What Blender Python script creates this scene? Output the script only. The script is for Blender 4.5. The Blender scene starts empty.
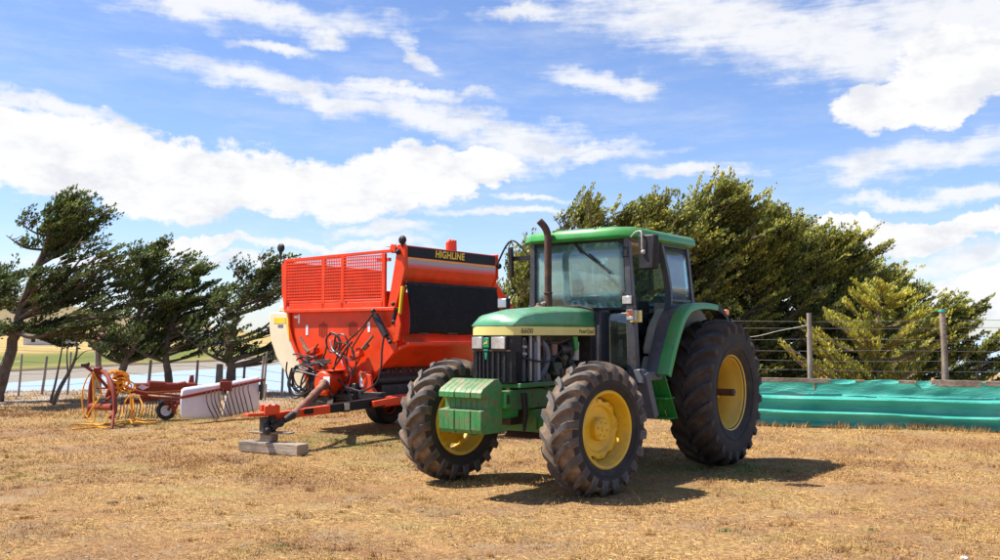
import bpy, bmesh, math, random
import numpy as np
from mathutils import Vector, Matrix, Euler
R = math.radians
scene = bpy.context.scene
col = scene.collection
FPX = 939.0; EYE = 1.564; PITCH = math.atan(56/FPX)

# ---------------------------------------------------------------- measuring helpers (photograph pixel + known plane -> place)
def ray(px, py):
    u = (px-500)/FPX; v = (280-py)/FPX
    return Vector((u, math.cos(PITCH)-v*math.sin(PITCH), math.sin(PITCH)+v*math.cos(PITCH)))
def at(px, py, Y):
    r = ray(px, py); return Vector((0, 0, EYE)) + r*(Y/r.y)
class Frame:
    def __init__(s, a, ox, oy):
        s.a = a; s.o = Vector((ox, oy, 0))
        s.fw = Vector((-math.cos(a), -math.sin(a), 0)); s.lf = Vector((math.sin(a), -math.cos(a), 0)); s.up = Vector((0, 0, 1))
        s.rz = math.pi + a
    def on(s, px, py, ax, val):
        r = ray(px, py); C = Vector((0, 0, EYE))-s.o
        n = {'x': s.fw, 'y': s.lf, 'z': s.up}[ax]
        P = C + r*((val-C.dot(n))/r.dot(n))
        return Vector((P.dot(s.fw), P.dot(s.lf), P.z))

# ---------------------------------------------------------------- scene objects
def tag(o, label=None, cat=None, group=None, kind=None):
    if label: o['label'] = label
    if cat: o['category'] = cat
    if group: o['group'] = group
    if kind: o['kind'] = kind
    return o
def empty(name, loc=(0, 0, 0), rz=0.0):
    o = bpy.data.objects.new(name, None); col.objects.link(o)
    o.location = loc; o.rotation_euler = (0, 0, rz); o.empty_display_size = .2
    return o
def copy_tree(o, parent=None):
    c = o.copy(); col.objects.link(c); c.parent = parent
    for ch in list(o.children): copy_tree(ch, c)
    return c

class MB:
    def __init__(s): s.bm = bmesh.new()
    def _f(s, vs, m=0, sm=False):
        try:
            f = s.bm.faces.new(vs); f.material_index = m; f.smooth = sm; return f
        except ValueError: return None
    def hexa(s, b, t, m=0):
        vb = [s.bm.verts.new(p) for p in b]; vt = [s.bm.verts.new(p) for p in t]
        n = len(vb)
        s._f(vb[::-1], m); s._f(vt, m)
        for i in range(n): s._f([vb[i], vb[(i+1) % n], vt[(i+1) % n], vt[i]], m)
        return s
    def box(s, c, d, m=0, rot=None):
        c = Vector(c); x, y, z = d[0]/2, d[1]/2, d[2]/2
        P = [Vector(p) for p in ((-x, -y, -z), (x, -y, -z), (x, y, -z), (-x, y, -z), (-x, -y, z), (x, -y, z), (x, y, z), (-x, y, z))]
        if rot: P = [Euler(rot).to_matrix() @ p for p in P]
        P = [p+c for p in P]
        return s.hexa(P[:4], P[4:], m)
    def bar(s, p0, p1, w, h, m=0, up=(0, 0, 1), w1=None, h1=None):
        p0 = Vector(p0); p1 = Vector(p1); d = (p1-p0).normalized(); up = Vector(up)
        if abs(d.dot(up)) > .98: up = Vector((1, 0, 0)) if abs(d.x) < .9 else Vector((0, 1, 0))
        sx = d.cross(up).normalized(); sz = sx.cross(d)
        w1 = w if w1 is None else w1; h1 = h if h1 is None else h1
        def ring(p, w, h): return [p-sx*w/2-sz*h/2, p+sx*w/2-sz*h/2, p+sx*w/2+sz*h/2, p-sx*w/2+sz*h/2]
        return s.hexa(ring(p0, w, h), ring(p1, w1, h1), m)
    def prism(s, pts, axis, a, b, m=0):
        # pts are 2D in the plane normal to axis: x->(y,z)  y->(x,z)  z->(x,y)
        def P(p, v):
            return {'x': (v, p[0], p[1]), 'y': (p[0], v, p[1]), 'z': (p[0], p[1], v)}[axis]
        return s.hexa([P(p, a) for p in pts], [P(p, b) for p in pts], m)
    def tube(s, pts, r, seg=8, m=0, cap=True, smooth=True):
        pts = [Vector(p) for p in pts]; n = len(pts)
        rs = r if isinstance(r, (list, tuple)) else [r]*n
        prev = None; rings = []
        for i, p in enumerate(pts):
            d = (pts[min(i+1, n-1)]-pts[max(i-1, 0)])
            if d.length < 1e-6: d = Vector((0, 0, 1))
            d.normalize()
            if prev is None:
                up = Vector((0, 0, 1)) if abs(d.z) < .9 else Vector((1, 0, 0))
                nx = d.cross(up).normalized()
            else:
                nx = (prev - d*prev.dot(d))
                nx = nx.normalized() if nx.length > 1e-5 else d.orthogonal().normalized()
            prev = nx; ny = d.cross(nx)
            rings.append([s.bm.verts.new(p+(nx*math.cos(2*math.pi*k/seg)+ny*math.sin(2*math.pi*k/seg))*rs[i]) for k in range(seg)])
        for a, b in zip(rings, rings[1:]):
            for k in range(seg): s._f([a[k], a[(k+1) % seg], b[(k+1) % seg], b[k]], m, smooth)
        if cap: s._f(rings[0][::-1], m); s._f(rings[-1], m)
        return s
    def curve(s, pts, r, seg=8, m=0, sub=6):
        return s.tube(spline(pts, sub), r, seg, m)
    def lathe(s, prof, seg=32, m=0, c=(0, 0, 0), axis='y', mats=None, smooth=True, close=False):
        c = Vector(c); rings = []
        for (v, r) in prof:
            ring = []
            for k in range(seg):
                t = 2*math.pi*k/seg; a, b = r*math.cos(t), r*math.sin(t)
                p = {'y': (a, v, b), 'x': (v, a, b), 'z': (a, b, v)}[axis]
                ring.append(s.bm.verts.new(c+Vector(p)))
            rings.append(ring)
        prs = list(zip(rings, rings[1:]))
        if close: prs.append((rings[-1], rings[0]))
        for i, (a, b) in enumerate(prs):
            for k in range(seg): s._f([a[k], b[k], b[(k+1) % seg], a[(k+1) % seg]], mats[i] if mats else m, smooth)
        if not close:
            if prof[0][1] > 1e-4 and False: pass
        return s
    def cyl(s, p0, p1, r0, r1=None, seg=20, m=0):
        return s.tube([p0, p1], [r0, r0 if r1 is None else r1], seg, m)
    def ball(s, c, r, m=0, sc=(1, 1, 1)):
        res = bmesh.ops.create_icosphere(s.bm, subdivisions=2, radius=r)
        for v in res['verts']:
            v.co = Vector((v.co.x*sc[0], v.co.y*sc[1], v.co.z*sc[2]))+Vector(c)
            for f in v.link_faces: f.material_index = m; f.smooth = True
        return s
    def grid(s, fn, nu, nv, m=0, smooth=True):
        V = [[s.bm.verts.new(fn(i/nu, j/nv)) for j in range(nv+1)] for i in range(nu+1)]
        for i in range(nu):
            for j in range(nv): s._f([V[i][j], V[i+1][j], V[i+1][j+1], V[i][j+1]], m, smooth)
        return s
    def build(s, name, mats, parent=None, bevel=0, solid=0, angle=35, loc=None):
        bmesh.ops.recalc_face_normals(s.bm, faces=s.bm.faces)
        me = bpy.data.meshes.new(name); s.bm.to_mesh(me); s.bm.free()
        for m in (mats if isinstance(mats, (list, tuple)) else [mats]): me.materials.append(m)
        o = bpy.data.objects.new(name, me); col.objects.link(o)
        if parent: o.parent = parent
        if loc is not None: o.location = loc
        me.shade_smooth()
        me.set_sharp_from_angle(angle=R(angle))
        if solid:
            md = o.modifiers.new('thick', 'SOLIDIFY'); md.thickness = solid; md.offset = 0
        if bevel:
            md = o.modifiers.new('edge', 'BEVEL'); md.width = bevel; md.segments = 2; md.limit_method = 'ANGLE'; md.angle_limit = R(40)
        return o

def spline(pts, sub=6):
    P = [Vector(p) for p in pts]; P = [P[0]*2-P[1]]+P+[P[-1]*2-P[-2]]; out = []
    for i in range(1, len(P)-2):
        a, b, c, d = P[i-1], P[i], P[i+1], P[i+2]
        for k in range(sub):
            t = k/sub
            out.append(.5*((2*b)+(c-a)*t+(2*a-5*b+4*c-d)*t*t+(3*b-a-3*c+d)*t**3))
    out.append(P[-2]); return out

def raw_mesh(name, co, faces_n, mats, parent=None, attr=None, smooth=False, loc=(0, 0, 0)):
    """co: (N*k,3) array, every k vertices form one face"""
    k = faces_n; nf = len(co)//k
    me = bpy.data.meshes.new(name)
    me.vertices.add(len(co)); me.vertices.foreach_set('co', np.asarray(co, dtype=np.float32).ravel())
    me.loops.add(nf*k); me.loops.foreach_set('vertex_index', np.arange(nf*k, dtype=np.int32))
    me.polygons.add(nf); me.polygons.foreach_set('loop_start', np.arange(0, nf*k, k, dtype=np.int32))
    me.update(calc_edges=True)
    if attr is not None:
        at_ = me.attributes.new('tone', 'FLOAT', 'FACE'); at_.data.foreach_set('value', np.asarray(attr, dtype=np.float32))
    for m in (mats if isinstance(mats, (list, tuple)) else [mats]): me.materials.append(m)
    o = bpy.data.objects.new(name, me); col.objects.link(o); o.location = loc
    if parent: o.parent = parent
    return o

def text_part(name, txt, size, mat, parent, origin, xdir, updir, depth=.002, shear=0, offset=0, sx=1.0):
    cu = bpy.data.curves.new(name, 'FONT'); cu.body = txt; cu.size = size; cu.extrude = depth; cu.shear = shear; cu.offset = offset
    cu.space_character = 1.10; cu.align_x = 'CENTER'; cu.align_y = 'CENTER'
    t = bpy.data.objects.new('tmp', cu); col.objects.link(t)
    dg = bpy.context.evaluated_depsgraph_get()
    me = bpy.data.meshes.new_from_object(t.evaluated_get(dg)); bpy.data.objects.remove(t)
    me.name = name; me.materials.clear(); me.materials.append(mat)
    o = bpy.data.objects.new(name, me); col.objects.link(o); o.parent = parent
    x = Vector(xdir).normalized(); u = Vector(updir).normalized(); n = x.cross(u)
    M = Matrix(((x.x*sx, u.x, n.x, 0), (x.y*sx, u.y, n.y, 0), (x.z*sx, u.z, n.z, 0), (0, 0, 0, 1)))
    me.transform(M); o.location = origin
    return o

# ---------------------------------------------------------------- materials
def nodes(name):
    m = bpy.data.materials.new(name); m.use_nodes = True; nt = m.node_tree
    return m, nt, nt.nodes['Principled BSDF']
def N(nt, t, **k):
    n = nt.nodes.new(t)
    for a, v in k.items(): setattr(n, a, v)
    return n
def mixc(nt, fac, a, b, mode='MIX'):
    n = N(nt, 'ShaderNodeMix', data_type='RGBA', blend_type=mode)
    for i, v in ((0, fac), (6, a), (7, b)):
        if hasattr(v, 'is_linked') or isinstance(v, bpy.types.NodeSocket): nt.links.new(v, n.inputs[i])
        elif i == 0: n.inputs[0].default_value = v
        else: n.inputs[i].default_value = (*v, 1)
    return n.outputs[2]
def noise(nt, scale, detail=4, rough=.6, coord='Object', dist=0, stretch=None, vec=None):
    n = N(nt, 'ShaderNodeTexNoise'); n.inputs['Scale'].default_value = scale; n.inputs['Detail'].default_value = detail
    n.inputs['Roughness'].default_value = rough; n.inputs['Distortion'].default_value = dist
    if vec is None:
        if coord == 'Position': vec = N(nt, 'ShaderNodeNewGeometry').outputs['Position']
        else: vec = N(nt, 'ShaderNodeTexCoord').outputs[coord]
    if stretch:
        mp = N(nt, 'ShaderNodeMapping'); mp.inputs['Scale'].default_value = stretch
        nt.links.new(vec, mp.inputs['Vector']); vec = mp.outputs['Vector']
    nt.links.new(vec, n.inputs['Vector']); return n.outputs['Fac']
def ramp(nt, fac, lo, hi):
    n = N(nt, 'ShaderNodeMapRange'); nt.links.new(fac, n.inputs[0]); n.inputs[1].default_value = lo; n.inputs[2].default_value = hi
    n.interpolation_type = 'SMOOTHSTEP'; return n.outputs[0]
def math_(nt, op, a, b=0.0, c=None):
    n = N(nt, 'ShaderNodeMath', operation=op)
    for i, v in enumerate((a, b) if c is None else (a, b, c)):
        if isinstance(v, bpy.types.NodeSocket): nt.links.new(v, n.inputs[i])
        else: n.inputs[i].default_value = v
    return n.outputs[0]

def paint(name, c, rough=.45, metal=0, var=.12, dirt_glare=None, dirt_glare_amt=.5, dirt_glare_scale=5, rust=None, rust_amt=.62, bump=.0, bscale=30, coat=0, spec=.5, stretch=None, dust=0):
    m, nt, b = nodes(name)
    v = noise(nt, 3.0, 5)
    lo = tuple(x*(1-var*1.4) for x in c); hi = tuple(min(1, x*(1+var)) for x in c)
    base = mixc(nt, ramp(nt, v, .3, .7), lo, hi)
    r_in = None
    if dirt_glare:  # patch colour: dirt on most paints, painted sun glare on the hood
        d = noise(nt, dirt_glare_scale, 7, .7, stretch=stretch)
        base = mixc(nt, math_(nt, 'MULTIPLY', ramp(nt, d, .42, .75), dirt_glare_amt), base, dirt_glare)
    if rust:
        rn = noise(nt, 14, 8, .72)
        fac = ramp(nt, rn, rust_amt, rust_amt+.06)
        base = mixc(nt, fac, base, rust)
        r_in = fac
    if dust:
        gn = N(nt, 'ShaderNodeNewGeometry'); sx_ = N(nt, 'ShaderNodeSeparateXYZ'); nt.links.new(gn.outputs['Normal'], sx_.inputs[0])
        dn = math_(nt, 'MULTIPLY', ramp(nt, sx_.outputs[2], .05, .85), ramp(nt, noise(nt, 9, 8, .75), .30, .62))
        sp_ = math_(nt, 'MULTIPLY', ramp(nt, noise(nt, 30, 7, .8), .52, .66), .55)
        base = mixc(nt, math_(nt, 'MULTIPLY', math_(nt, 'MAXIMUM', dn, sp_), dust), base, (.42, .31, .20))
    nt.links.new(base, b.inputs['Base Color'])
    rr = math_(nt, 'MULTIPLY_ADD', v, .3, rough-.15)
    if r_in is not None: rr = math_(nt, 'MAXIMUM', rr, math_(nt, 'MULTIPLY', r_in, .8))
    nt.links.new(rr, b.inputs['Roughness'])
    b.inputs['Metallic'].default_value = metal; b.inputs['Specular IOR Level'].default_value = spec
    b.inputs['Coat Weight'].default_value = coat; b.inputs['Coat Roughness'].default_value = .15
    if bump:
        bn = noise(nt, bscale, 5, .65)
        bp = N(nt, 'ShaderNodeBump'); bp.inputs['Strength'].default_value = bump; bp.inputs['Distance'].default_value = .01
        nt.links.new(bn, bp.inputs['Height']); nt.links.new(bp.outputs[0], b.inputs['Normal'])
    return m
def glass(name, tint, dust, amt, rough=.03):
    m = bpy.data.materials.new(name); m.use_nodes = True; nt = m.node_tree; nt.nodes.clear()
    out = N(nt, 'ShaderNodeOutputMaterial'); tr = N(nt, 'ShaderNodeBsdfTransparent'); tr.inputs[0].default_value = (*tint, 1)
    df = N(nt, 'ShaderNodeBsdfDiffuse'); df.inputs[0].default_value = (*dust, 1)
    gl = N(nt, 'ShaderNodeBsdfGlossy'); gl.inputs['Roughness'].default_value = rough; gl.inputs[0].default_value = (.9, 1, 1, 1)
    fr = N(nt, 'ShaderNodeFresnel'); fr.inputs[0].default_value = 1.5
    m1 = N(nt, 'ShaderNodeMixShader'); m2 = N(nt, 'ShaderNodeMixShader')
    n = noise(nt, 2.2, 6, .7, stretch=(1, 1, 2.2)); f = math_(nt, 'MULTIPLY', math_(nt, 'MULTIPLY_ADD', ramp(nt, n, .3, .75), .8, .55), amt)
    nt.links.new(f, m1.inputs[0]); nt.links.new(tr.outputs[0], m1.inputs[1]); nt.links.new(df.outputs[0], m1.inputs[2])
    nt.links.new(math_(nt, 'MULTIPLY_ADD', fr.outputs[0], 1.2, .05), m2.inputs[0]); nt.links.new(m1.outputs[0], m2.inputs[1]); nt.links.new(gl.outputs[0], m2.inputs[2])
    nt.links.new(m2.outputs[0], out.inputs[0]); return m

M = {}
DUST = (.33, .24, .15); RUST = (.16, .055, .02)
M['green'] = paint('green_paint', (.028, .29, .048), .40, dirt_glare=(.12, .24, .09), dirt_glare_amt=.35, coat=.12, dust=.28)
M['hood_green'] = paint('hood_green_paint', (.04, .27, .11), .42, dirt_glare=(.27, .52, .37), dirt_glare_amt=.5, dirt_glare_scale=2.2, coat=.25, dust=.25)  # pale mint patches put sun glare on the hood into its colour
M['frame_green'] = paint('worn_green_paint', (.028, .21, .050), .5, dirt_glare=(.15, .17, .07), dirt_glare_amt=.8, dirt_glare_scale=9, rust=(.20, .09, .045), rust_amt=.555, bump=.15, dust=.5)
M['stripe'] = paint('yellow_stripe', (.72, .62, .20), .5, var=.06)
M['rim'] = paint('rim_yellow', (.82, .50, .010), .42, var=.05, dirt_glare=(.42, .28, .07), dirt_glare_amt=.6, dirt_glare_scale=7, coat=.2, dust=.35)
M['rim_dusty'] = paint('rim_faded_yellow', (.74, .50, .06), .5, var=.08, dirt_glare=(.5, .36, .14), dirt_glare_amt=.6, dirt_glare_scale=6)
M['rubber'] = paint('tyre_rubber', (.026, .024, .024), .72, dirt_glare=(.10, .075, .055), dirt_glare_amt=.55, dirt_glare_scale=4, bump=.25, bscale=40, spec=.35)
M['tread'] = paint('tyre_dusty_tread', (.15, .108, .075), .9, dirt_glare=(.36, .26, .18), dirt_glare_amt=.9, dirt_glare_scale=5, bump=.3, bscale=45, spec=.2)
M['lug'] = paint('tyre_lug', (.075, .070, .068), .75, dirt_glare=(.27, .21, .16), dirt_glare_amt=.55, dirt_glare_scale=9, bump=.25, bscale=50, spec=.4)
M['tread_dark'] = paint('rear_tyre_tread', (.05, .038, .03), .9, dirt_glare=(.14, .095, .065), dirt_glare_amt=.8, dirt_glare_scale=4, bump=.3, bscale=45, spec=.25)
M['lug_dark'] = paint('rear_tyre_lug', (.035, .031, .028), .7, dirt_glare=(.11, .08, .055), dirt_glare_amt=.6, dirt_glare_scale=6, bump=.25, bscale=50, spec=.4)
M['black'] = paint('black_plastic', (.014, .014, .017), .55, dirt_glare=(.045, .04, .037), dirt_glare_amt=.4, spec=.3, dust=.2)
M['frame_dark'] = paint('dark_cab_metal', (.045, .05, .065), .45, dirt_glare=(.14, .12, .1), dirt_glare_amt=.4, dust=.3)
M['grey'] = paint('grey_metal', (.12, .13, .15), .5, dirt_glare=(.2, .16, .12), dirt_glare_amt=.4)
M['engine'] = paint('oily_engine_green', (.025, .055, .03), .55, dirt_glare=(.16, .11, .07), dirt_glare_amt=.8, dirt_glare_scale=12, rust=RUST, rust_amt=.56, bump=.4, bscale=25)
M['oily'] = paint('oily_black_metal', (.02, .018, .017), .5, dirt_glare=(.12, .07, .04), dirt_glare_amt=.6, dirt_glare_scale=14, bump=.3)
M['pale'] = paint('pale_grey_metal', (.45, .43, .38), .5, dirt_glare=(.25, .2, .14), dirt_glare_amt=.6, dirt_glare_scale=10)
M['rust'] = paint('rusty_exhaust', (.075, .035, .025), .8, dirt_glare=(.17, .07, .03), dirt_glare_amt=.8, dirt_glare_scale=9, bump=.3, bscale=40)
M['beige'] = paint('beige_trim', (.40, .36, .27), .75, dirt_glare=(.2, .17, .12), dirt_glare_amt=.5)
M['seat'] = paint('seat_fabric', (.035, .035, .04), .9, bump=.2, bscale=120)
M['glass'] = glass('tinted_glass', (.80, .97, .96), (.45, .74, .74), .26)  # windshield: teal diffuse colour holds both dust and painted sky reflection
M['inner_glass'] = glass('far_glass', (.82, .97, .97), (.5, .7, .7), .06)
M['dirty_glass'] = glass('dirty_lower_glass', (.45, .62, .60), (.22, .26, .22), .07)
M['clear_glass'] = glass('rear_side_glass', (.78, .9, .93), (.55, .68, .72), .25)
M['lamp'] = paint('lamp_lens', (.40, .39, .37), .15, var=.3, dirt_glare=(.30, .22, .15), dirt_glare_amt=.8, dirt_glare_scale=16, coat=.8)
M['chrome'] = paint('mirror_back', (.5, .52, .55), .2, metal=1)
M['orange_lens'] = paint('orange_lens', (.8, .17, .01), .25, coat=1)
M['red_lens'] = paint('red_knob', (.6, .02, .02), .35)
M['emblem'] = paint('emblem_green', (.01, .22, .11), .4)
M['text_dark'] = paint('faded_lettering', (.14, .16, .07), .6)
M['orange'] = paint('orange_red_paint', (.79, .048, .003), .42, var=.12, dust=.30, rust=(.22, .06, .025), rust_amt=.665, dirt_glare=(.52, .085, .015), dirt_glare_amt=.5, dirt_glare_scale=2.5, spec=.35, bump=.03, bscale=8)
M['orange_worn'] = paint('worn_orange_paint', (.72, .058, .006), .5, var=.15, dust=.5, dirt_glare=(.28, .10, .05), dirt_glare_amt=.6, dirt_glare_scale=9, rust=(.09, .04, .025), rust_amt=.63, coat=.1)
M['decal_black'] = paint('black_decal', (.010, .009, .012), .5, spec=.25)
M['yellow'] = paint('yellow_paint', (.85, .55, .02), .4)
M['cream'] = paint('cream_plastic', (.78, .68, .46), .5, var=.05, dirt_glare=(.6, .5, .32), dirt_glare_amt=.35)
M['white'] = paint('white_label', (.8, .8, .8), .5, var=.03)
M['mat'] = paint('black_rubber_sheet', (.008, .008, .010), .75, dirt_glare=(.030, .027, .027), dirt_glare_amt=.4, dirt_glare_scale=3, spec=.2, dust=.12, bump=.1, bscale=60)
M['hose'] = paint('black_hose', (.018, .018, .02), .45)
M['pto'] = paint('brown_driveline', (.22, .10, .06), .6, dirt_glare=(.38, .25, .16), dirt_glare_amt=.7)
M['rake_red'] = paint('faded_red_paint', (.24, .034, .014), .55, dirt_glare=(.20, .06, .035), dirt_glare_amt=.5, spec=.3, rust=RUST, rust_amt=.62)
M['rake_white'] = paint('white_guard', (.78, .78, .80), .5, var=.04, dirt_glare=(.6, .56, .5), dirt_glare_amt=.3)
M['wood'] = paint('weathered_wood', (.34, .27, .20), .9, var=.3, dirt_glare=(.10, .07, .05), dirt_glare_amt=.95, dirt_glare_scale=9, bump=.6, bscale=30, stretch=(.25, 4, 4))
M['post'] = paint('grey_post_wood', (.34, .29, .23), .9, var=.2, dirt_glare=(.14, .11, .085), dirt_glare_amt=.8, dirt_glare_scale=14, bump=.6, stretch=(4, 4, .3))
M['wire'] = paint('fence_wire', (.16, .15, .15), .5, metal=.6)
M['bark'] = paint('bark', (.15, .115, .085), .95, var=.3, dirt_glare=(.045, .035, .028), dirt_glare_amt=.8, dirt_glare_scale=9, bump=.8, bscale=25)
M['pale_bark'] = paint('pale_bark', (.23, .15, .10), .95, var=.3, dirt_glare=(.10, .07, .05), dirt_glare_amt=.7, dirt_glare_scale=9, bump=.6, bscale=25)
M['rope'] = paint('orange_yellow_hose', (.85, .36, .01), .4, var=.08)
def decal_fade():
    m, nt, b = nodes('fading_decal')
    tc = N(nt, 'ShaderNodeTexCoord'); sp = N(nt, 'ShaderNodeSeparateXYZ'); nt.links.new(tc.outputs['Object'], sp.inputs[0])
    f = ramp(nt, sp.outputs[2], 2.645, 2.74)
    nt.links.new(mixc(nt, f, (.78, .05, .004), (.40, .36, .38)), b.inputs['Base Color']); b.inputs['Roughness'].default_value = .35
    return m
M['fade'] = decal_fade()
SUN_BACK, SUN_STR, SKY_STR = .08, 5.0, .09
SKY_TINT = (.90, .96, 1.18); CLOUD_HI = (6.3, 6.3, 6.35); CLOUD_LO = (5.2, 5.35, 5.7)
EXPO = 0.82
# ---------------------------------------------------------------- camera
cam = bpy.data.cameras.new('camera'); camo = bpy.data.objects.new('camera', cam); col.objects.link(camo)
cam.sensor_width = 36; cam.lens = 36*FPX/1000; cam.clip_start = .1; cam.clip_end = 20000
camo.location = (0, 0, EYE); camo.rotation_euler = (math.pi/2+PITCH, 0, 0)
scene.camera = camo
# ---------------------------------------------------------------- sun
SUN_EL = R(57); SUN_AZ = math.atan2(-1, SUN_BACK)
sd = Vector((math.sin(SUN_AZ)*math.cos(SUN_EL), math.cos(SUN_AZ)*math.cos(SUN_EL), math.sin(SUN_EL)))
sl = bpy.data.lights.new('sun', 'SUN'); sl.energy = SUN_STR; sl.angle = R(.53); sl.color = (1, .955, .88)
so = bpy.data.objects.new('sun', sl); col.objects.link(so); so.rotation_euler = sd.to_track_quat('Z', 'Y').to_euler(); so.location = (-20, 0, 30)
# ---------------------------------------------------------------- sky with clouds, laid out by compass direction and height angle
w = bpy.data.worlds.new('World'); scene.world = w; w.use_nodes = True; nt = w.node_tree
bg = nt.nodes['Background']; bg.inputs[1].default_value = SKY_STR
sky = N(nt, 'ShaderNodeTexSky', sky_type='NISHITA'); sky.sun_disc = False; sky.sun_elevation = SUN_EL; sky.sun_rotation = SUN_AZ
sky.altitude = 50; sky.air_density = 1.0; sky.dust_density = .35; sky.ozone_density = 2.2
tc = N(nt, 'ShaderNodeTexCoord'); D = tc.outputs['Generated']
sp = N(nt, 'ShaderNodeSeparateXYZ'); nt.links.new(D, sp.inputs[0])
az = math_(nt, 'ARCTAN2', sp.outputs[0], sp.outputs[1]); el = math_(nt, 'ARCSINE', sp.outputs[2])
cb = N(nt, 'ShaderNodeCombineXYZ'); nt.links.new(az, cb.inputs[0]); nt.links.new(math_(nt, 'MULTIPLY', el, 1.9), cb.inputs[1])
warp = noise(nt, 9, 6, .62, vec=cb.outputs[0]); wx = math_(nt, 'MULTIPLY_ADD', warp, .10, -.05)
warp2 = noise(nt, 10.5, 6, .62, vec=D); wy = math_(nt, 'MULTIPLY_ADD', warp2, .07, -.035)
A = math_(nt, 'ADD', az, wx); E_ = math_(nt, 'ADD', el, wy)
def blob(px, py, rx, ry, ang=0, soft=1.0):
    a0 = math.atan((px-500)/FPX); e0 = math.atan((336-py)/FPX*math.cos(a0)); k = 1/FPX
    c, s = math.cos(R(ang)), math.sin(R(ang))
    dx = math_(nt, 'SUBTRACT', A, a0); dy = math_(nt, 'SUBTRACT', E_, e0)
    u = math_(nt, 'MULTIPLY', math_(nt, 'MULTIPLY_ADD', dx, c, math_(nt, 'MULTIPLY', dy, s)), 1/(rx*k))
    v = math_(nt, 'MULTIPLY', math_(nt, 'MULTIPLY_ADD', dy, c, math_(nt, 'MULTIPLY', dx, -s)), 1/(ry*k))
    r = math_(nt, 'SQRT', math_(nt, 'MULTIPLY_ADD', u, u, math_(nt, 'MULTIPLY', v, v)))
    return math_(nt, 'MULTIPLY', math_(nt, 'SUBTRACT', 1.0, r), soft)
def union(bl):
    o = bl[0]
    for b in bl[1:]: o = math_(nt, 'MAXIMUM', o, b)
    return o
thick = union([blob(*b) for b in [(20, 152, 170, 46, -3), (150, 172, 160, 42, -6), (250, 188, 130, 32, 0), (350, 190, 100, 36, 3), (410, 176, 70, 34), (460, 172, 75, 20, 6),
                                  (940, 92, 95, 28, 8), (985, 60, 80, 34), (205, 243, 52, 11, 2), (925, 232, 95, 17, 3), (840, 222, 60, 10), (990, 300, 60, 26)]])
thin = union([blob(*b) for b in [(300, 95, 150, 15, -9), (440, 118, 140, 17, -11), (520, 145, 60, 12, -8), (400, 90, 90, 9, -4), (250, 8, 150, 16), (170, 5, 60, 14, -20), (416, 52, 26, 12, -40), (318, 30, 26, 12), (268, 48, 40, 6),
                                 (720, 15, 160, 36, -6), (850, 35, 150, 42, -14), (960, 20, 120, 60), (520, 5, 60, 10), (600, 82, 60, 13, -10), (640, 85, 24, 16), (560, 150, 100, 8), (930, 155, 95, 17, 4), (868, 172, 36, 14), (905, 198, 60, 7),
                                 (520, 142, 60, 22, 0), (600, 157, 60, 8), (512, 170, 36, 10), (530, 197, 40, 5), (690, 172, 60, 9, 0), (40, 105, 90, 9, -12), (320, 245, 130, 6), (380, 232, 60, 8), (100, 265, 100, 8), (960, 192, 60, 9), (230, 262, 90, 9), (980, 262, 80, 14), (500, 215, 90, 6)]])
fine = noise(nt, 38, 8, .66, vec=cb.outputs[0]); mid = noise(nt, 13, 6, .6, vec=cb.outputs[0])
n1 = math_(nt, 'MULTIPLY_ADD', fine, .9, -.45); n2 = math_(nt, 'MULTIPLY_ADD', mid, 1.2, -.6)
nsum = math_(nt, 'ADD', n1, n2)
ck = ramp(nt, math_(nt, 'MULTIPLY_ADD', nsum, .72, thick), -.03, .20)
streak = noise(nt, 12, 8, .68, vec=cb.outputs[0], stretch=(1, 4.5, 1))
cn = math_(nt, 'MULTIPLY', ramp(nt, math_(nt, 'ADD', math_(nt, 'MULTIPLY_ADD', nsum, .9, math_(nt, 'MULTIPLY_ADD', streak, 1.4, -.7)), thin), -.30, .75), .9)
veil = math_(nt, 'MULTIPLY', ramp(nt, noise(nt, 5, 8, .7, vec=cb.outputs[0], stretch=(1, 2.6, 1)), .40, .8), .30)
cov = math_(nt, 'MAXIMUM', math_(nt, 'MAXIMUM', ck, cn), veil)
# whitening of the lowest few degrees
low = math_(nt, 'MULTIPLY', ramp(nt, math_(nt, 'MULTIPLY', el, -1.0), -.13, .02), .20)
cov = math_(nt, 'MAXIMUM', cov, low)
up = ramp(nt, sp.outputs[2], -.02, .0); cov = math_(nt, 'MULTIPLY', cov, up)
ccol = mixc(nt, ramp(nt, noise(nt, 15, 7, .62, vec=cb.outputs[0]), .46, .66), CLOUD_HI, CLOUD_LO)
skyc = mixc(nt, 1.0, sky.outputs[0], SKY_TINT, 'MULTIPLY')
nt.links.new(mixc(nt, cov, skyc, ccol), bg.inputs[0])

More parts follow.
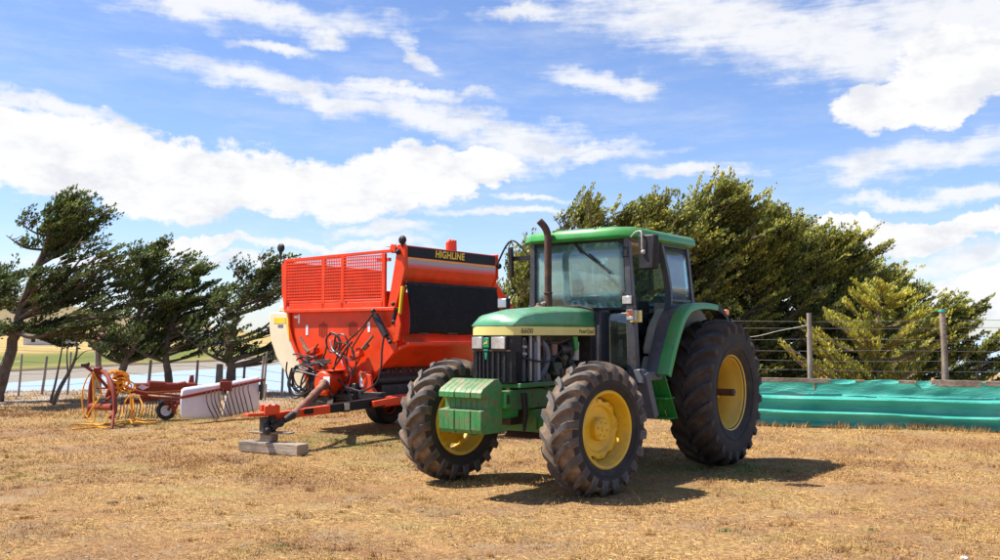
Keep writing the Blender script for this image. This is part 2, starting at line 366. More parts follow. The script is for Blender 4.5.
# ---------------------------------------------------------------- ground
def sstep(a, b, x):
    t = np.clip((x-a)/(b-a), 0, 1); return t*t*(3-2*t)
def shore_s(x, y): return (x+46)*(-.99)+(y-90)*.137
def zfun(x, y):
    x = np.asarray(x, float); y = np.asarray(y, float)
    near_edge = np.where(x < 0, 27.5+np.sin(x*.25)*.7, 27.5+np.clip(x, 0, 14)*.75)
    z = -4.6*sstep(0, 9, y-near_edge)
    s = shore_s(x, y)+np.sin(y*.05)*2+np.sin(y*.17+x*.1)*.8
    far = -4.6+1.6*sstep(-14, 0, s)+.42*np.clip(s, 0, 9)/9+.22*sstep(9, 11, s)+np.clip(s-11, 0, 2000)*.0075
    far = far+50*sstep(-230, -620, x)*sstep(250, 800, y)*(1-sstep(950, 1500, y))+2*np.sin(x*.013)*sstep(150, 400, s)+ .8*sstep(30, 80, s)
    f = sstep(55, 75, y) if np.ndim(y) else float(sstep(55, 75, y))
    z2 = np.where(y > 60, np.maximum(far, -4.6), z)
    left = sstep(-38, -60, x)          # the beach joins the near bank out to the left
    z2 = np.where((y <= 60), z*(1-left)+left*np.maximum(z, -2.2), z2)
    bump = (np.sin(x*1.7+y*.6)+np.sin(x*.8-y*1.9)+np.sin(x*3.1+y*2.7))*.006
    bump = bump+ .05*sstep(18, 27, y)*np.sin(x*.7+y*.3)*(y < 40)
    return z2+bump
xs = np.concatenate([-np.geomspace(60, 3500, 60)[::-1], np.linspace(-58, 58, 233), np.geomspace(60, 3500, 50)])
ys = np.concatenate([np.array([-400, -120, -40, -15]), np.linspace(-8, 50, 150), np.geomspace(50.6, 4500, 130)])
X, Y = np.meshgrid(xs, ys, indexing='ij'); Z = zfun(X, Y)
nx, ny = X.shape; idx = np.arange(nx*ny).reshape(nx, ny)
fc = np.stack([idx[:-1, :-1], idx[1:, :-1], idx[1:, 1:], idx[:-1, 1:]], -1).reshape(-1, 4)
me = bpy.data.meshes.new('ground'); me.from_pydata(np.stack([X, Y, Z], -1).reshape(-1, 3).tolist(), [], fc.tolist()); me.shade_smooth()

def grass_nodes(nt, blade=False):
    """straw / brown thatch / grey soil / green by place, shared by soil and blades"""
    pos = N(nt, 'ShaderNodeNewGeometry').outputs['Position']
    mp = N(nt, 'ShaderNodeMapping'); mp.inputs['Scale'].default_value = (1, 1, 0); nt.links.new(pos, mp.inputs[0]); P = mp.outputs[0]
    big = noise(nt, .55, 5, .6, vec=P); mid = noise(nt, 2.6, 6, .65, vec=P); fine = noise(nt, 17, 6, .7, vec=P); vf = noise(nt, 70, 4, .75, vec=P)
    if blade:
        c = mixc(nt, ramp(nt, mid, .40, .60), (.54, .31, .085), (.84, .57, .20))
        c = mixc(nt, ramp(nt, fine, .50, .64), c, (.36, .20, .08))
        c = mixc(nt, math_(nt, 'MULTIPLY', ramp(nt, noise(nt, 1.1, 9, .8, vec=P), .50, .62), .5), c, (.46, .33, .18))
        c = mixc(nt, ramp(nt, noise(nt, 38, 4, .8, vec=P), .53, .62), c, (.15, .075, .035))
        c = mixc(nt, ramp(nt, noise(nt, 31, 3, .8, vec=P), .42, .35), c, (.80, .56, .30))
        c = mixc(nt, math_(nt, 'MULTIPLY', ramp(nt, big, .45, .58), .75), c, (.40, .20, .075))
    else:
        c = mixc(nt, ramp(nt, fine, .35, .68), (.21, .11, .05), (.60, .38, .14))
        c = mixc(nt, ramp(nt, mid, .50, .66), c, (.45, .25, .10))
        c = mixc(nt, math_(nt, 'MULTIPLY', ramp(nt, big, .48, .62), .6), c, (.26, .14, .07))
        g = math_(nt, 'MULTIPLY', ramp(nt, noise(nt, 1.1, 9, .8, vec=P), .50, .62), .7)
        c = mixc(nt, g, c, (.40, .29, .165))
        c = mixc(nt, ramp(nt, vf, .51, .60), c, (.085, .050, .03))
        c = mixc(nt, ramp(nt, vf, .38, .28), c, (.62, .48, .30))
    gr = ramp(nt, noise(nt, .8, 7, .75, vec=P), .60, .70)
    spx = N(nt, 'ShaderNodeSeparateXYZ'); nt.links.new(pos, spx.inputs[0])
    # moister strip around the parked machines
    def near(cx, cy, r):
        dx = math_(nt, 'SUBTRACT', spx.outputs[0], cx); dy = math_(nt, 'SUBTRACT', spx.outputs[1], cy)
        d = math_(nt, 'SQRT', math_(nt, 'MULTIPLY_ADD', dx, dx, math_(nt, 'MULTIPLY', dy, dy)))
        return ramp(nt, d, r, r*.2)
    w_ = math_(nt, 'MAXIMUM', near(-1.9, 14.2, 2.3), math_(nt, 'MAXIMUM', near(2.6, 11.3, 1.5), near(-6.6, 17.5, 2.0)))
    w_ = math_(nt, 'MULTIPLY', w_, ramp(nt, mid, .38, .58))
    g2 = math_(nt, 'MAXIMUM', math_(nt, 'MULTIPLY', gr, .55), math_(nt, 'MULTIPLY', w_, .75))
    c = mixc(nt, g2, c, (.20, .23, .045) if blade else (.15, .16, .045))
    # faint greener and rustier drifts
    c = mixc(nt, math_(nt, 'MULTIPLY', ramp(nt, noise(nt, .42, 8, .72, vec=P, stretch=(1, 1.4, 1)), .50, .66), .5), c, (.33, .27, .09))
    c = mixc(nt, math_(nt, 'MULTIPLY', ramp(nt, noise(nt, .9, 8, .75, vec=P, stretch=(.8, 1.5, 1)), .52, .63), .65), c, (.29, .15, .065))
    return c, pos, spx, P
m, nt, b = nodes('dry_grass_ground')
c, pos, spx, P = grass_nodes(nt)
# gravel track along the back, gravel beach, yellow and green far pasture
yy = spx.outputs[1]; zz = spx.outputs[2]
tr = math_(nt, 'MULTIPLY', ramp(nt, yy, 20.5, 23.5), ramp(nt, yy, 29, 26.0))
trn = math_(nt, 'MULTIPLY', tr, ramp(nt, noise(nt, .9, 5, .6, vec=P), .38, .56))
gravel = mixc(nt, noise(nt, 3, 9, .8, vec=P), (.16, .14, .12), (.52, .46, .39))
c = mixc(nt, trn, c, gravel)
beach = math_(nt, 'MULTIPLY', ramp(nt, zz, -2.40, -2.55), ramp(nt, yy, 29, 31))
shingle = mixc(nt, noise(nt, .8, 10, .9, vec=P), (.07, .06, .05), (.44, .38, .30))
far = ramp(nt, yy, 62, 66)
past = mixc(nt, ramp(nt, noise(nt, .03, 7, .7, vec=P, stretch=(1, 2.5, 1)), .38, .62), (.26, .20, .06), (.52, .36, .15))
past = mixc(nt, math_(nt, 'MULTIPLY', ramp(nt, zz, -1.5, -2.0), ramp(nt, zz, -2.4, -2.25)), past, (.13, .15, .03))
past = mixc(nt, math_(nt, 'MULTIPLY', ramp(nt, zz, -2.52, -2.46), ramp(nt, zz, -2.30, -2.38)), past, (.06, .05, .03))
hill = ramp(nt, zz, 6, 12)
past = mixc(nt, math_(nt, 'MULTIPLY', ramp(nt, noise(nt, .22, 8, .85, vec=P, stretch=(1, .5, 1)), .50, .66), .6), past, (.17, .12, .05))
past = mixc(nt, hill, past, mixc(nt, noise(nt, .01, 8, .7, vec=P), (.12, .11, .05), (.34, .24, .12)))
c = mixc(nt, far, c, past)
c = mixc(nt, beach, c, shingle)
nt.links.new(c, b.inputs['Base Color']); b.inputs['Roughness'].default_value = .95; b.inputs['Specular IOR Level'].default_value = .15
bp = N(nt, 'ShaderNodeBump'); bp.inputs['Strength'].default_value = .8; bp.inputs['Distance'].default_value = .03
nt.links.new(math_(nt, 'ADD', noise(nt, 20, 8, .75, vec=P), noise(nt, 4, 4, .6, vec=P)), bp.inputs['Height']); nt.links.new(bp.outputs[0], b.inputs['Normal'])
me.materials.append(m)
go = bpy.data.objects.new('ground', me); col.objects.link(go); tag(go, kind='structure')

# water: one sheet for the lagoon and the open sea
m, nt, b = nodes('water')
b.inputs['Base Color'].default_value = (.32, .40, .47, 1); b.inputs['Roughness'].default_value = .35; b.inputs['IOR'].default_value = 1.33
pos = N(nt, 'ShaderNodeNewGeometry').outputs['Position']
bp = N(nt, 'ShaderNodeBump'); bp.inputs['Strength'].default_value = .12; bp.inputs['Distance'].default_value = .15
nt.links.new(noise(nt, .7, 6, .7, vec=pos, stretch=(1, 2.2, 1)), bp.inputs['Height']); nt.links.new(bp.outputs[0], b.inputs['Normal'])
mb = MB(); mb.bm.faces.new([mb.bm.verts.new(p) for p in ((-9000, 29, -3), (9000, 29, -3), (9000, 16000, -3), (-9000, 16000, -3))])
tag(mb.build('water', m), kind='structure')

# ---------------------------------------------------------------- dry grass blades (stuff)
rng = np.random.default_rng(7)
def vnoise(x, y, sc, seed):
    g = np.random.default_rng(seed).random((128, 128)); u = x*sc; v = y*sc
    i = np.floor(u).astype(int); j = np.floor(v).astype(int); fu = u-i; fv = v-j; fu = fu*fu*(3-2*fu); fv = fv*fv*(3-2*fv)
    G = lambda a, b_: g[a % 128, b_ % 128]
    return (G(i, j)*(1-fu)+G(i+1, j)*fu)*(1-fv)+(G(i, j+1)*(1-fu)+G(i+1, j+1)*fu)*fv
def blades(n, y0, y1, hmin, hmax, wd, pw=1.0):
    y = y0+(y1-y0)*rng.random(n)**pw; x = (rng.random(n)*2-1)*(y*.56+.6)
    dens = .55*vnoise(x, y, 1.3, 1)+.45*vnoise(x, y, 5.0, 2)
    k = rng.random(n) < (dens*1.7-.15); x, y = x[k], y[k]; dens = dens[k]; n = len(x)
    hh = (hmin+(hmax-hmin)*rng.random(n)**2)*(.5+dens)
    a = rng.random(n)*2*math.pi; ln = .35+rng.random(n)*1.1
    dx, dy = np.cos(a)*ln*hh, np.sin(a)*ln*hh
    b = rng.random(n)*math.pi; wx, wy = np.cos(b)*wd*(.6+rng.random(n)), np.sin(b)*wd*(.6+rng.random(n))
    z = zfun(x, y)-.003
    co = np.empty((n, 3, 3)); co[:, 0] = np.stack([x-wx, y-wy, z], 1); co[:, 1] = np.stack([x+wx, y+wy, z], 1); co[:, 2] = np.stack([x+dx, y+dy, z+hh], 1)
    return co.reshape(-1, 3), rng.random(n)
m, nt, b = nodes('dry_grass_blades'); c, pos, spx, P = grass_nodes(nt, True)
at_n = N(nt, 'ShaderNodeAttribute', attribute_name='tone')
c = mixc(nt, math_(nt, 'MULTIPLY', ramp(nt, at_n.outputs['Fac'], .35, 1.0), .85), c, (.17, .085, .04))
nt.links.new(c, b.inputs['Base Color']); b.inputs['Roughness'].default_value = .8; b.inputs['Specular IOR Level'].default_value = .2
parts = [blades(230000, 5.6, 12, .006, .028, .0024), blades(190000, 10, 20, .012, .042, .0040), blades(60000, 18, 28, .03, .09, .008),
         blades(2600, 5.6, 14, .05, .10, .0022)]
def straw(n):
    y = 5.7+10*rng.random(n)**1.2; x = (rng.random(n)*2-1)*(y*.56+.4); a = rng.random(n)*6.283; L = .03+.09*rng.random(n)**2; z = zfun(x, y)+.012+.02*rng.random(n)
    dx, dy = np.cos(a)*L, np.sin(a)*L; wx, wy = -np.sin(a)*.0016, np.cos(a)*.0016; co = np.empty((n, 3, 3))
    co[:, 0] = np.stack([x-wx, y-wy, z], 1); co[:, 1] = np.stack([x+wx, y+wy, z+.003], 1); co[:, 2] = np.stack([x+dx, y+dy, z+.01*rng.normal(size=n)], 1)
    return co.reshape(-1, 3), rng.random(n)*.3
parts.append(straw(26000))
for k in range(420):
    yk = 5.8+rng.random()**1.3*15; parts.append(None or (yk,))
# longer tufts along the windbreak foot and around the wheels
def clump(cx, cy, n, sp, h, wd=.004):
    a = rng.random(n)*6.283; r = np.abs(rng.normal(size=n))*sp; x = cx+np.cos(a)*r; y = cy+np.sin(a)*r*.6
    hh = h*(.4+.6*rng.random(n)); b = rng.random(n)*6.283; ln = .2+.5*rng.random(n)
    z = zfun(x, y)-.003; c2 = rng.random(n)*3.14
    co = np.empty((n, 3, 3)); wx, wy = np.cos(c2)*wd, np.sin(c2)*wd
    co[:, 0] = np.stack([x-wx, y-wy, z], 1); co[:, 1] = np.stack([x+wx, y+wy, z], 1); co[:, 2] = np.stack([x+np.cos(b)*ln*hh, y+np.sin(b)*ln*hh, z+hh], 1)
    return co.reshape(-1, 3), rng.random(n)
for k in range(200):
    t = rng.random(); parts.append(clump(3.2+t*6.6, 17.05-t*2.25+rng.normal()*.10, 26, .12, .09+.09*rng.random(), .005))
for k in range(260):
    y = 6+rng.random()*14; parts.append(clump((rng.random()*2-1)*y*.55, y, 60, .05+.06*rng.random(), .03+.035*rng.random(), .003))
parts = [clump((rng.random()*2-1)*p[0]*.55, p[0], 34, .03+.07*rng.random(), .03+.05*rng.random()**2, .0028) if len(p) == 1 else p for p in parts]
go = raw_mesh('dry_grass', np.concatenate([p[0] for p in parts]), 3, m, attr=np.concatenate([p[1] for p in parts]))
tag(go, 'short dry straw coloured grass covering the yard', 'grass', kind='stuff')
# green weeds: rear wheel foot, strip in front of the red machine
m, nt, b = nodes('green_weed'); b.inputs['Base Color'].default_value = (.10, .17, .03, 1); b.inputs['Roughness'].default_value = .7
at_n = N(nt, 'ShaderNodeAttribute', attribute_name='tone'); nt.links.new(mixc(nt, at_n.outputs['Fac'], (.07, .13, .02), (.22, .25, .06)), b.inputs['Base Color'])
pp = [clump(2.2+.25*i+rng.normal()*.08, 11.0+rng.normal()*.15, 40, .07, .07, .006) for i in range(5)]
pp += [clump(-2.4+.28*i+rng.normal()*.1, 13.7+rng.normal()*.25, 50, .12, .05, .006) for i in range(9)]
pp += [clump((rng.random()*2-1)*yk*.55, yk, 9, .05, .022, .004) for yk in 6+rng.random(170)**1.2*14]
pp += [clump(1.8, 7.6, 60, .06, .04, .004), clump(3.0, 7.7, 40, .05, .04, .004), clump(-1.6, 7.1, 80, .1, .03, .004), clump(3.2, 8.6, 30, .05, .04, .004), clump(2.9, 10.95, 50, .08, .06, .006)]
go = raw_mesh('weeds', np.concatenate([p[0] for p in pp]), 3, m, attr=np.concatenate([p[1] for p in pp]))
tag(go, 'low green weeds scattered in the dry grass', 'weeds', kind='stuff')
# loose pebbles and dung crumbs
def stones(n, seed):
    r = np.random.default_rng(seed); mbx = MB()
    for i in range(n):
        y = 5.9+r.random()**1.4*12; x = (r.random()*2-1)*y*.55; s = .004+.010*r.random()**3
        vs = bmesh.ops.create_icosphere(mbx.bm, subdivisions=1, radius=s)['verts']
        z = float(zfun(x, y))
        for v in vs: v.co = Vector((v.co.x*(1+.6*r.random())+x, v.co.y+y, v.co.z*.6+z+s*.25))
    return mbx
m = paint('pebble', (.33, .29, .26), .9, var=.5, dirt_glare=(.12, .09, .07), dirt_glare_amt=.9, dirt_glare_scale=1.5)
tag(stones(1500, 3).build('pebbles', m), 'small pebbles and crumbs strewn through the dry grass', 'pebbles', kind='stuff')
def lump(name, x, y, s, mat, label, cat, flat=.45):
    mbx = MB(); r = random.Random(int(x*100)+7)
    vs = bmesh.ops.create_icosphere(mbx.bm, subdivisions=3, radius=s)['verts']
    for v in vs:
        n_ = 1+.25*math.sin(v.co.x*21/s*.1+1)*math.sin(v.co.y*40/s*.1)+.18*r.uniform(-1, 1)
        v.co = Vector((v.co.x*n_*1.3, v.co.y*n_, v.co.z*n_*flat+s*flat*.3))
    o = mbx.build(name, mat, loc=(x, y, float(zfun(x, y)))); tag(o, label, cat); return o
md = paint('dung', (.12, .07, .04), .95, var=.4, bump=.8, bscale=40)
g = at(60, 492, 8.9)
lump('dung_clump', -3.65, 8.95, .035, md, 'small dark dung clump alone on the grass at the lower left', 'dung')
lump('dung_clump', -4.35, 14.2, .07, md, 'larger brown dung clump on the grass below the white rake guards', 'dung', .3)
lump('dung_clump', -4.85, 12.4, .04, md, 'small brown dung clump left of the timber block', 'dung', .3)
lump('stone', 3.27, 6.72, .022, paint('pale_stone', (.7, .68, .66), .8), 'white stone at the lower right edge of the grass', 'stone')
# ---------------------------------------------------------------- wind-swept cypresses
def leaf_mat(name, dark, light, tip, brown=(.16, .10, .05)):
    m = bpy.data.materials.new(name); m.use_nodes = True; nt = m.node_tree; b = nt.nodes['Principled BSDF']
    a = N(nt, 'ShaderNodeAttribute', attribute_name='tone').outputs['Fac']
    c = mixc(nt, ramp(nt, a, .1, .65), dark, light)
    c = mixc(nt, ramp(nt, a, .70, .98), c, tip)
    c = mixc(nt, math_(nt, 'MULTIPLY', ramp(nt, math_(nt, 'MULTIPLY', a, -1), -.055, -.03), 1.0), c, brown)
    nt.links.new(c, b.inputs['Base Color']); b.inputs['Roughness'].default_value = .65; b.inputs['Specular IOR Level'].default_value = .3
    tr = N(nt, 'ShaderNodeBsdfTranslucent'); nt.links.new(c, tr.inputs[0])
    mx = N(nt, 'ShaderNodeMixShader'); mx.inputs[0].default_value = .22
    nt.links.new(b.outputs[0], mx.inputs[1]); nt.links.new(tr.outputs[0], mx.inputs[2]); nt.links.new(mx.outputs[0], nt.nodes['Material Output'].inputs[0])
    return m
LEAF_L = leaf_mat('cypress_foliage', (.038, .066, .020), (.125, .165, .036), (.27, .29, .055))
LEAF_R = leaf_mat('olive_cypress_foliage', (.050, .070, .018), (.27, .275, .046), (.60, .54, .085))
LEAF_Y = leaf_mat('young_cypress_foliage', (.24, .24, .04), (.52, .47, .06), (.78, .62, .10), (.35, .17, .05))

def sprays(rg, centers, dirs, size, per, leaf, wind, tone, flat=.22, up=.25):
    """foliage pads: each centre gets `per` short leaf faces in a thin plate that follows its twig"""
    n = len(centers); C = np.repeat(np.asarray(centers), per, 0); Dm = np.repeat(np.asarray(dirs), per, 0); N_ = n*per
    S = np.repeat(np.asarray(size), per)[:, None]
    side = np.cross(Dm, [0, 0, 1.]); side /= np.linalg.norm(side, axis=1)[:, None]+1e-6
    upv = np.cross(side, Dm)
    u = rg.uniform(-1, 1, (N_, 1)); w_ = np.sqrt(np.clip(1-u*u, 0, 1))*(.75-.35*u)
    s_ = rg.uniform(-1, 1, (N_, 1))*w_; h_ = rg.normal(size=(N_, 1))*flat*.5+.10*np.sin(u*5+s_*4)*flat
    P = C+Dm*u*S+side*s_*S*.75+upv*(h_-.18*s_*s_)*S
    out = Dm*.9+side*s_*.9+upv*(.35+.0*u)+np.array(wind)*.35+rg.normal(size=(N_, 3))*.38+np.array([0, 0, up]); d = out/np.linalg.norm(out, axis=1)[:, None]
    nrm = np.array([0, -.25, 1.])+rg.normal(size=(N_, 3))*.7; wv = np.cross(d, nrm); wv /= np.linalg.norm(wv, axis=1)[:, None]+1e-6
    L = leaf*(.5+rg.random((N_, 1))*.8); W = L*.24
    co = np.empty((N_, 4, 3)); co[:, 0] = P-wv*W*.35; co[:, 1] = P+d*L*.5-wv*W; co[:, 2] = P+d*L; co[:, 3] = P+d*L*.5+wv*W
    t = np.repeat(np.asarray(tone), per)+rg.normal(size=N_)*.12+.10*u[:, 0]
    return co.reshape(-1, 3), np.clip(t, 0.06, 1)

def cypress(name, base, pts, r0, limbs, leafmat, seed, label, cat='tree', group=None, wind=(1, 0, .25), leaf=.085, per=26, sp=1.0, bark='bark', dead=.10, extra_stems=(), outward=.45, windw=.8, padk=1.0):
    """pts: trunk points relative to base.  limbs: (t on trunk, end point rel. base, n_twigs, spread)"""
    rg = np.random.default_rng(seed); root = empty(name, base); tag(root, label, cat, group)
    mb = MB(); tp = spline(pts, 6); n = len(tp)
    mb.tube([p+Vector((rg.normal()*.015, rg.normal()*.015, 0)) for p in tp], [r0*(1-.88*i/(n-1))*(1.25 if i == 0 else 1) for i in range(n)], 9)
    for st in extra_stems:
        q = spline(st[0], 5); mb.tube(q, [st[1]*(1-.8*i/(len(q)-1)) for i in range(len(q))], 7)
    tr = mb.build('trunk', M[bark], root)
    lb = MB(); Cs, Ds, Ss, Ts = [], [], [], []; W = Vector(wind).normalized()
    for (t, end, k, spread) in limbs:
        i = min(n-1, int(t*(n-1))); a = tp[i]; e = Vector(end); d = e-a; Ln = d.length
        side = d.cross(Vector((0, 0, 1)));
        if side.length < .01: side = Vector((0, 1, 0))
        side.normalize()
        midp = a+d*.5+Vector((0, 0, -.10*Ln*(1 if d.z > 0 else -.3)))+side*rg.normal()*.07*Ln
        q = spline([a, midp, e], 6); rb = max(.012, min(r0*(1-.8*t)*.55, .02+.02*Ln))
        lb.tube(q, [rb*(1-.8*j/(len(q)-1)) for j in range(len(q))], 6)
        for j in range(k):
            s = .22+.78*(j+rg.random())/k; pnt = q[min(len(q)-1, int(s*(len(q)-1)))]
            sg = 1 if rg.random() < .5 else -1
            td = (d.normalized()*outward+side*sg*rg.uniform(.1, .8)*spread+W*windw+Vector((0, 0, rg.uniform(-.04, .14)))).normalized()
            tl = rg.uniform(.25, .75)*sp*(1.15-.45*s)*min(1.5, .6+.3*Ln)
            e2 = pnt+td*tl
            lb.tube([pnt, (pnt+e2)/2+Vector((0, 0, -.03)), e2], [rb*.35+.004, rb*.2+.003, .003], 4)
            if rg.random() < dead*(1.3-s): continue
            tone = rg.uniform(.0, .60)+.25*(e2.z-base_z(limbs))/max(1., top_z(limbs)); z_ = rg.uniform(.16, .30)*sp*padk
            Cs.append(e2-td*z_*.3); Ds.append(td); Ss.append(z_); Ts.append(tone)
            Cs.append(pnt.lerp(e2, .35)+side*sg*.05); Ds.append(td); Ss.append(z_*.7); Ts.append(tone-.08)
    lb.build('limbs', M[bark], root)
    co, tn = sprays(rg, [tuple(c) for c in Cs], [tuple(d) for d in Ds], Ss, per, leaf, tuple(W), Ts)
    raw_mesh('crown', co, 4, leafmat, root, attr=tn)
    return root
def base_z(l): return min(x[1][2] for x in l)
def top_z(l): return max(x[1][2] for x in l)-base_z(l)

def swept_limbs(rg, h, w_left, w_right, lean, n, depth=1.4, z0=.9, shape=lambda u: 1.0, kmul=1.0):
    """limb ends filling a crown silhouette; u=0 bottom, 1 top"""
    out = []
    for i in range(n):
        u = (i+rg.random())/n; z = z0+(h-z0)*u; f = shape(u)
        x = lean*u + (-w_left if rg.random() < .38 else w_right)*f*rg.uniform(.35, 1.0)
        y = rg.uniform(-1, 1)*depth*f
        t = np.clip((z-.55)/h*.95-.06*abs(x), .22, .97)
        zz = z+rg.uniform(-.12, .12)+(.12*x if x > 0 else 0)
        out.append((float(t), (float(x), float(y), float(min(zz, h))), int((7+5*f)*kmul), .9))
    return out
ZB = lambda x, y: float(zfun(x, y))-.05

# -- left row
def P3(px, py, Y, base): p = at(px, py, Y); return (p.x-base[0], p.y-base[1], p.z-base[2])
rgL = np.random.default_rng(11)
def left_tree(px, Y, trunk_px, sil, seed, label, r0, n, depth=1.5, per=26, stems=(), dead=.12, leafm=None):
    """sil: rows (py, px_left, px_right) giving crown extent at its real distance"""
    b0 = at(px, 390, Y); base = (b0.x, Y, ZB(b0.x, Y)); rg = np.random.default_rng(seed)
    pts = [(0, 0, 0)]+[P3(a, b, Y, base) for a, b in trunk_px]
    H = pts[-1][2]; limbs = []
    rows = sorted(sil, key=lambda r: -r[0])
    for i in range(n):
        u = (i+rg.random())/n; f = u*(len(rows)-1); k = min(len(rows)-2, int(f)); g = f-k
        py = rows[k][0]*(1-g)+rows[k+1][0]*g; l = rows[k][1]*(1-g)+rows[k+1][1]*g; r = rows[k][2]*(1-g)+rows[k+1][2]*g
        q = rg.random(); px_ = l+(r-l)*(q if rg.random() > .35 else (1.0 if q > .4 else .0)); py = round((py+4)/15)*15+rg.normal()*1.5
        e = P3(px_, py, Y, base); e = (e[0], float(rg.uniform(-1, 1)*depth*(1-.6*u)), e[2])
        t = float(np.clip(e[2]/H-.12-.10*abs(e[0]-H*0), .25, .96))
        limbs.append((t, e, int(7+3*(1-u)), .75))
    return cypress('cypress', base, pts, r0, limbs, leafm or LEAF_L, seed, label, 'tree', 'wind-swept cypresses along the shore', per=int(per*1.75), extra_stems=stems, dead=dead, wind=(1, 0, .12))
left_tree(-4, 23, [(14, 340), (24, 300), (45, 250), (62, 215), (78, 200)],
          [(338, -35, 110), (325, -45, 120), (300, -40, 115), (285, -20, 112), (262, 5, 118), (250, 20, 120), (236, 25, 105), (222, 35, 88), (207, 50, 108), (200, 60, 84), (196, 62, 78)], 21,
          'tallest wind-bent dark cypress at the far left, its trunk cut by the photo edge', .15, 70, per=25)
left_tree(118, 26, [(122, 368), (135, 345), (140, 310), (150, 270), (168, 250)],
          [(340, 92, 150), (325, 85, 160), (310, 88, 165), (295, 98, 168), (280, 105, 165), (268, 112, 160), (255, 130, 186), (247, 140, 192), (240, 150, 186)], 22,
          'wind-bent cypress behind the hay rake with one leaning bare trunk', .125, 41)
left_tree(168, 26, [(168, 372), (166, 352), (172, 325), (180, 300), (192, 280), (200, 275)],
          [(336, 120, 205), (322, 130, 215), (308, 138, 224), (295, 150, 222), (284, 160, 225), (276, 175, 226), (270, 185, 218)], 23,
          'bushy cypress whose trunk forks in two just above the water line', .12, 35)
left_tree(229, 25.5, [(231, 370), (229, 350), (236, 320), (246, 295), (258, 272)],
          [(342, 185, 290), (328, 190, 300), (312, 196, 310), (298, 205, 310), (284, 215, 305), (272, 232, 300), (263, 240, 296), (258, 258, 288), (254, 268, 284)], 24,
          'thin-topped brownish cypress behind the white rake guards, next to the red machine', .15, 40, dead=.30, per=20)
left_tree(-30, 21, [(-30, 330), (-24, 300), (-14, 275)],
          [(300, -60, 6), (285, -50, 10), (272, -40, 12), (262, -35, 10)], 25,
          'cypress bough reaching in at the left photo edge', .15, 14)
# two bare leaning stems
b = at(50, 403, 21.5); base = (b.x, 21.5, ZB(b.x, 21.5)); root = empty('bare_sapling', base)
tag(root, 'dead sapling with two bare leaning stems in front of the tallest cypress', 'dead tree')
mb = MB()
for q, r in (([(50, 403), (55, 385), (59, 365), (62, 348), (64, 332)], .032), ([(53, 404), (60, 388), (68, 374), (74, 362), (77, 350), (76, 338)], .055), ([(68, 374), (67, 355), (69, 340)], .022), ([(74, 362), (84, 352), (92, 350)], .015)):
    pp_ = spline([P3(a, b_, 21.5, base) for a, b_ in q], 4); mb.tube(pp_, [r*(1-.75*i/len(pp_)) for i in range(len(pp_))], 7)
mb.build('stem', M['bark'], root)

# -- dense row behind the windbreak
def right_tree(px, Y, topy, sil, seed, label, n=60, per=24, lean=10, leafm=None, depth=1.5, r0=.16, sp=1.1, wind=(1, 0, .34), group='wind-swept cypresses behind the green windbreak', name='cypress', bark='bark', dead=.06, leaf=.085):
    b0 = at(px, 390, Y); base = (b0.x, Y, ZB(b0.x, Y)); rg = np.random.default_rng(seed)
    top = P3(px+lean, topy+6, Y, base)
    pts = [(0, 0, 0), (top[0]*.15, 0, top[2]*.3), (top[0]*.5, .05, top[2]*.65), top]
    rows = sorted(sil, key=lambda r: -r[0]); limbs = []
    for i in range(n):
        u = (i+rg.random())/n; f = u*(len(rows)-1); k = min(len(rows)-2, int(f)); g = f-k
        py = rows[k][0]*(1-g)+rows[k+1][0]*g; l = rows[k][1]*(1-g)+rows[k+1][1]*g; r = rows[k][2]*(1-g)+rows[k+1][2]*g
        py = round((py+7)/12)*12+rg.normal()*1.8; e = P3(l-14+(r-l+6)*rg.random(), py, Y, base)
        yy_ = float(rg.uniform(-1, 1)*depth*(1-.5*u))
        t = float(np.clip((e[2]-.25*abs(e[0]-top[0]*e[2]/top[2]))/top[2]-.10, .08, .97))
        limbs.append((t, (e[0], yy_, e[2]), int(8+4*(1-u)), .9))
    return cypress(name, base, pts, r0, limbs, leafm or LEAF_R, seed, label, 'tree', group, per=int(per*1.75), sp=sp, wind=wind, bark=bark, dead=dead, leaf=leaf)
right_tree(520, 21, 250, [(345, 490, 560), (320, 494, 560), (300, 500, 562), (285, 498, 560), (272, 502, 560), (262, 512, 562), (254, 514, 560), (248, 520, 550)], 41,
           'olive cypress seen between the red machine and the tractor cab', n=34, per=18, lean=8, wind=(.5, 0, .4))
right_tree(572, 22.5, 186, [(350, 560, 640), (310, 560, 640), (280, 560, 640), (250, 560, 640), (228, 562, 625), (215, 556, 612), (206, 575, 622), (196, 578, 616), (188, 588, 606)], 42,
           'sparse cypress with bare pale top twigs rising above the tractor roof', n=44, per=16, lean=26, bark='pale_bark', sp=.8, dead=.25)
right_tree(625, 23, 196, [(370, 600, 690), (330, 600, 690), (290, 600, 690), (255, 600, 690), (230, 605, 690), (215, 620, 690), (205, 632, 684), (199, 636, 676)], 43,
           'cypress directly above the rear of the tractor roof, pale twigs showing', n=85, lean=18, bark='pale_bark')
right_tree(690, 23.5, 186, [(375, 660, 770), (340, 660, 775), (300, 660, 775), (265, 662, 772), (240, 668, 768), (222, 676, 765), (208, 684, 760), (196, 692, 750), (187, 712, 742), (183, 722, 736)], 44,
           'tallest cypress right of the cab, its crown combed up to the right', n=135, per=28, lean=38, depth=1.8)
right_tree(750, 24, 204, [(378, 725, 830), (345, 720, 835), (305, 725, 835), (270, 730, 832), (245, 740, 828), (228, 748, 818), (215, 750, 805), (206, 757, 778)], 45,
           'broad cypress behind the first fence post, crown combed to the right', n=125, per=28, lean=18, depth=1.8)
right_tree(812, 24.5, 226, [(380, 790, 890), (350, 785, 898), (315, 790, 895), (290, 795, 892), (268, 805, 888), (250, 812, 880), (238, 815, 862), (230, 818, 845)], 46,
           'dark cypress standing behind the bright young tree', n=112, per=28, lean=16, depth=1.8)
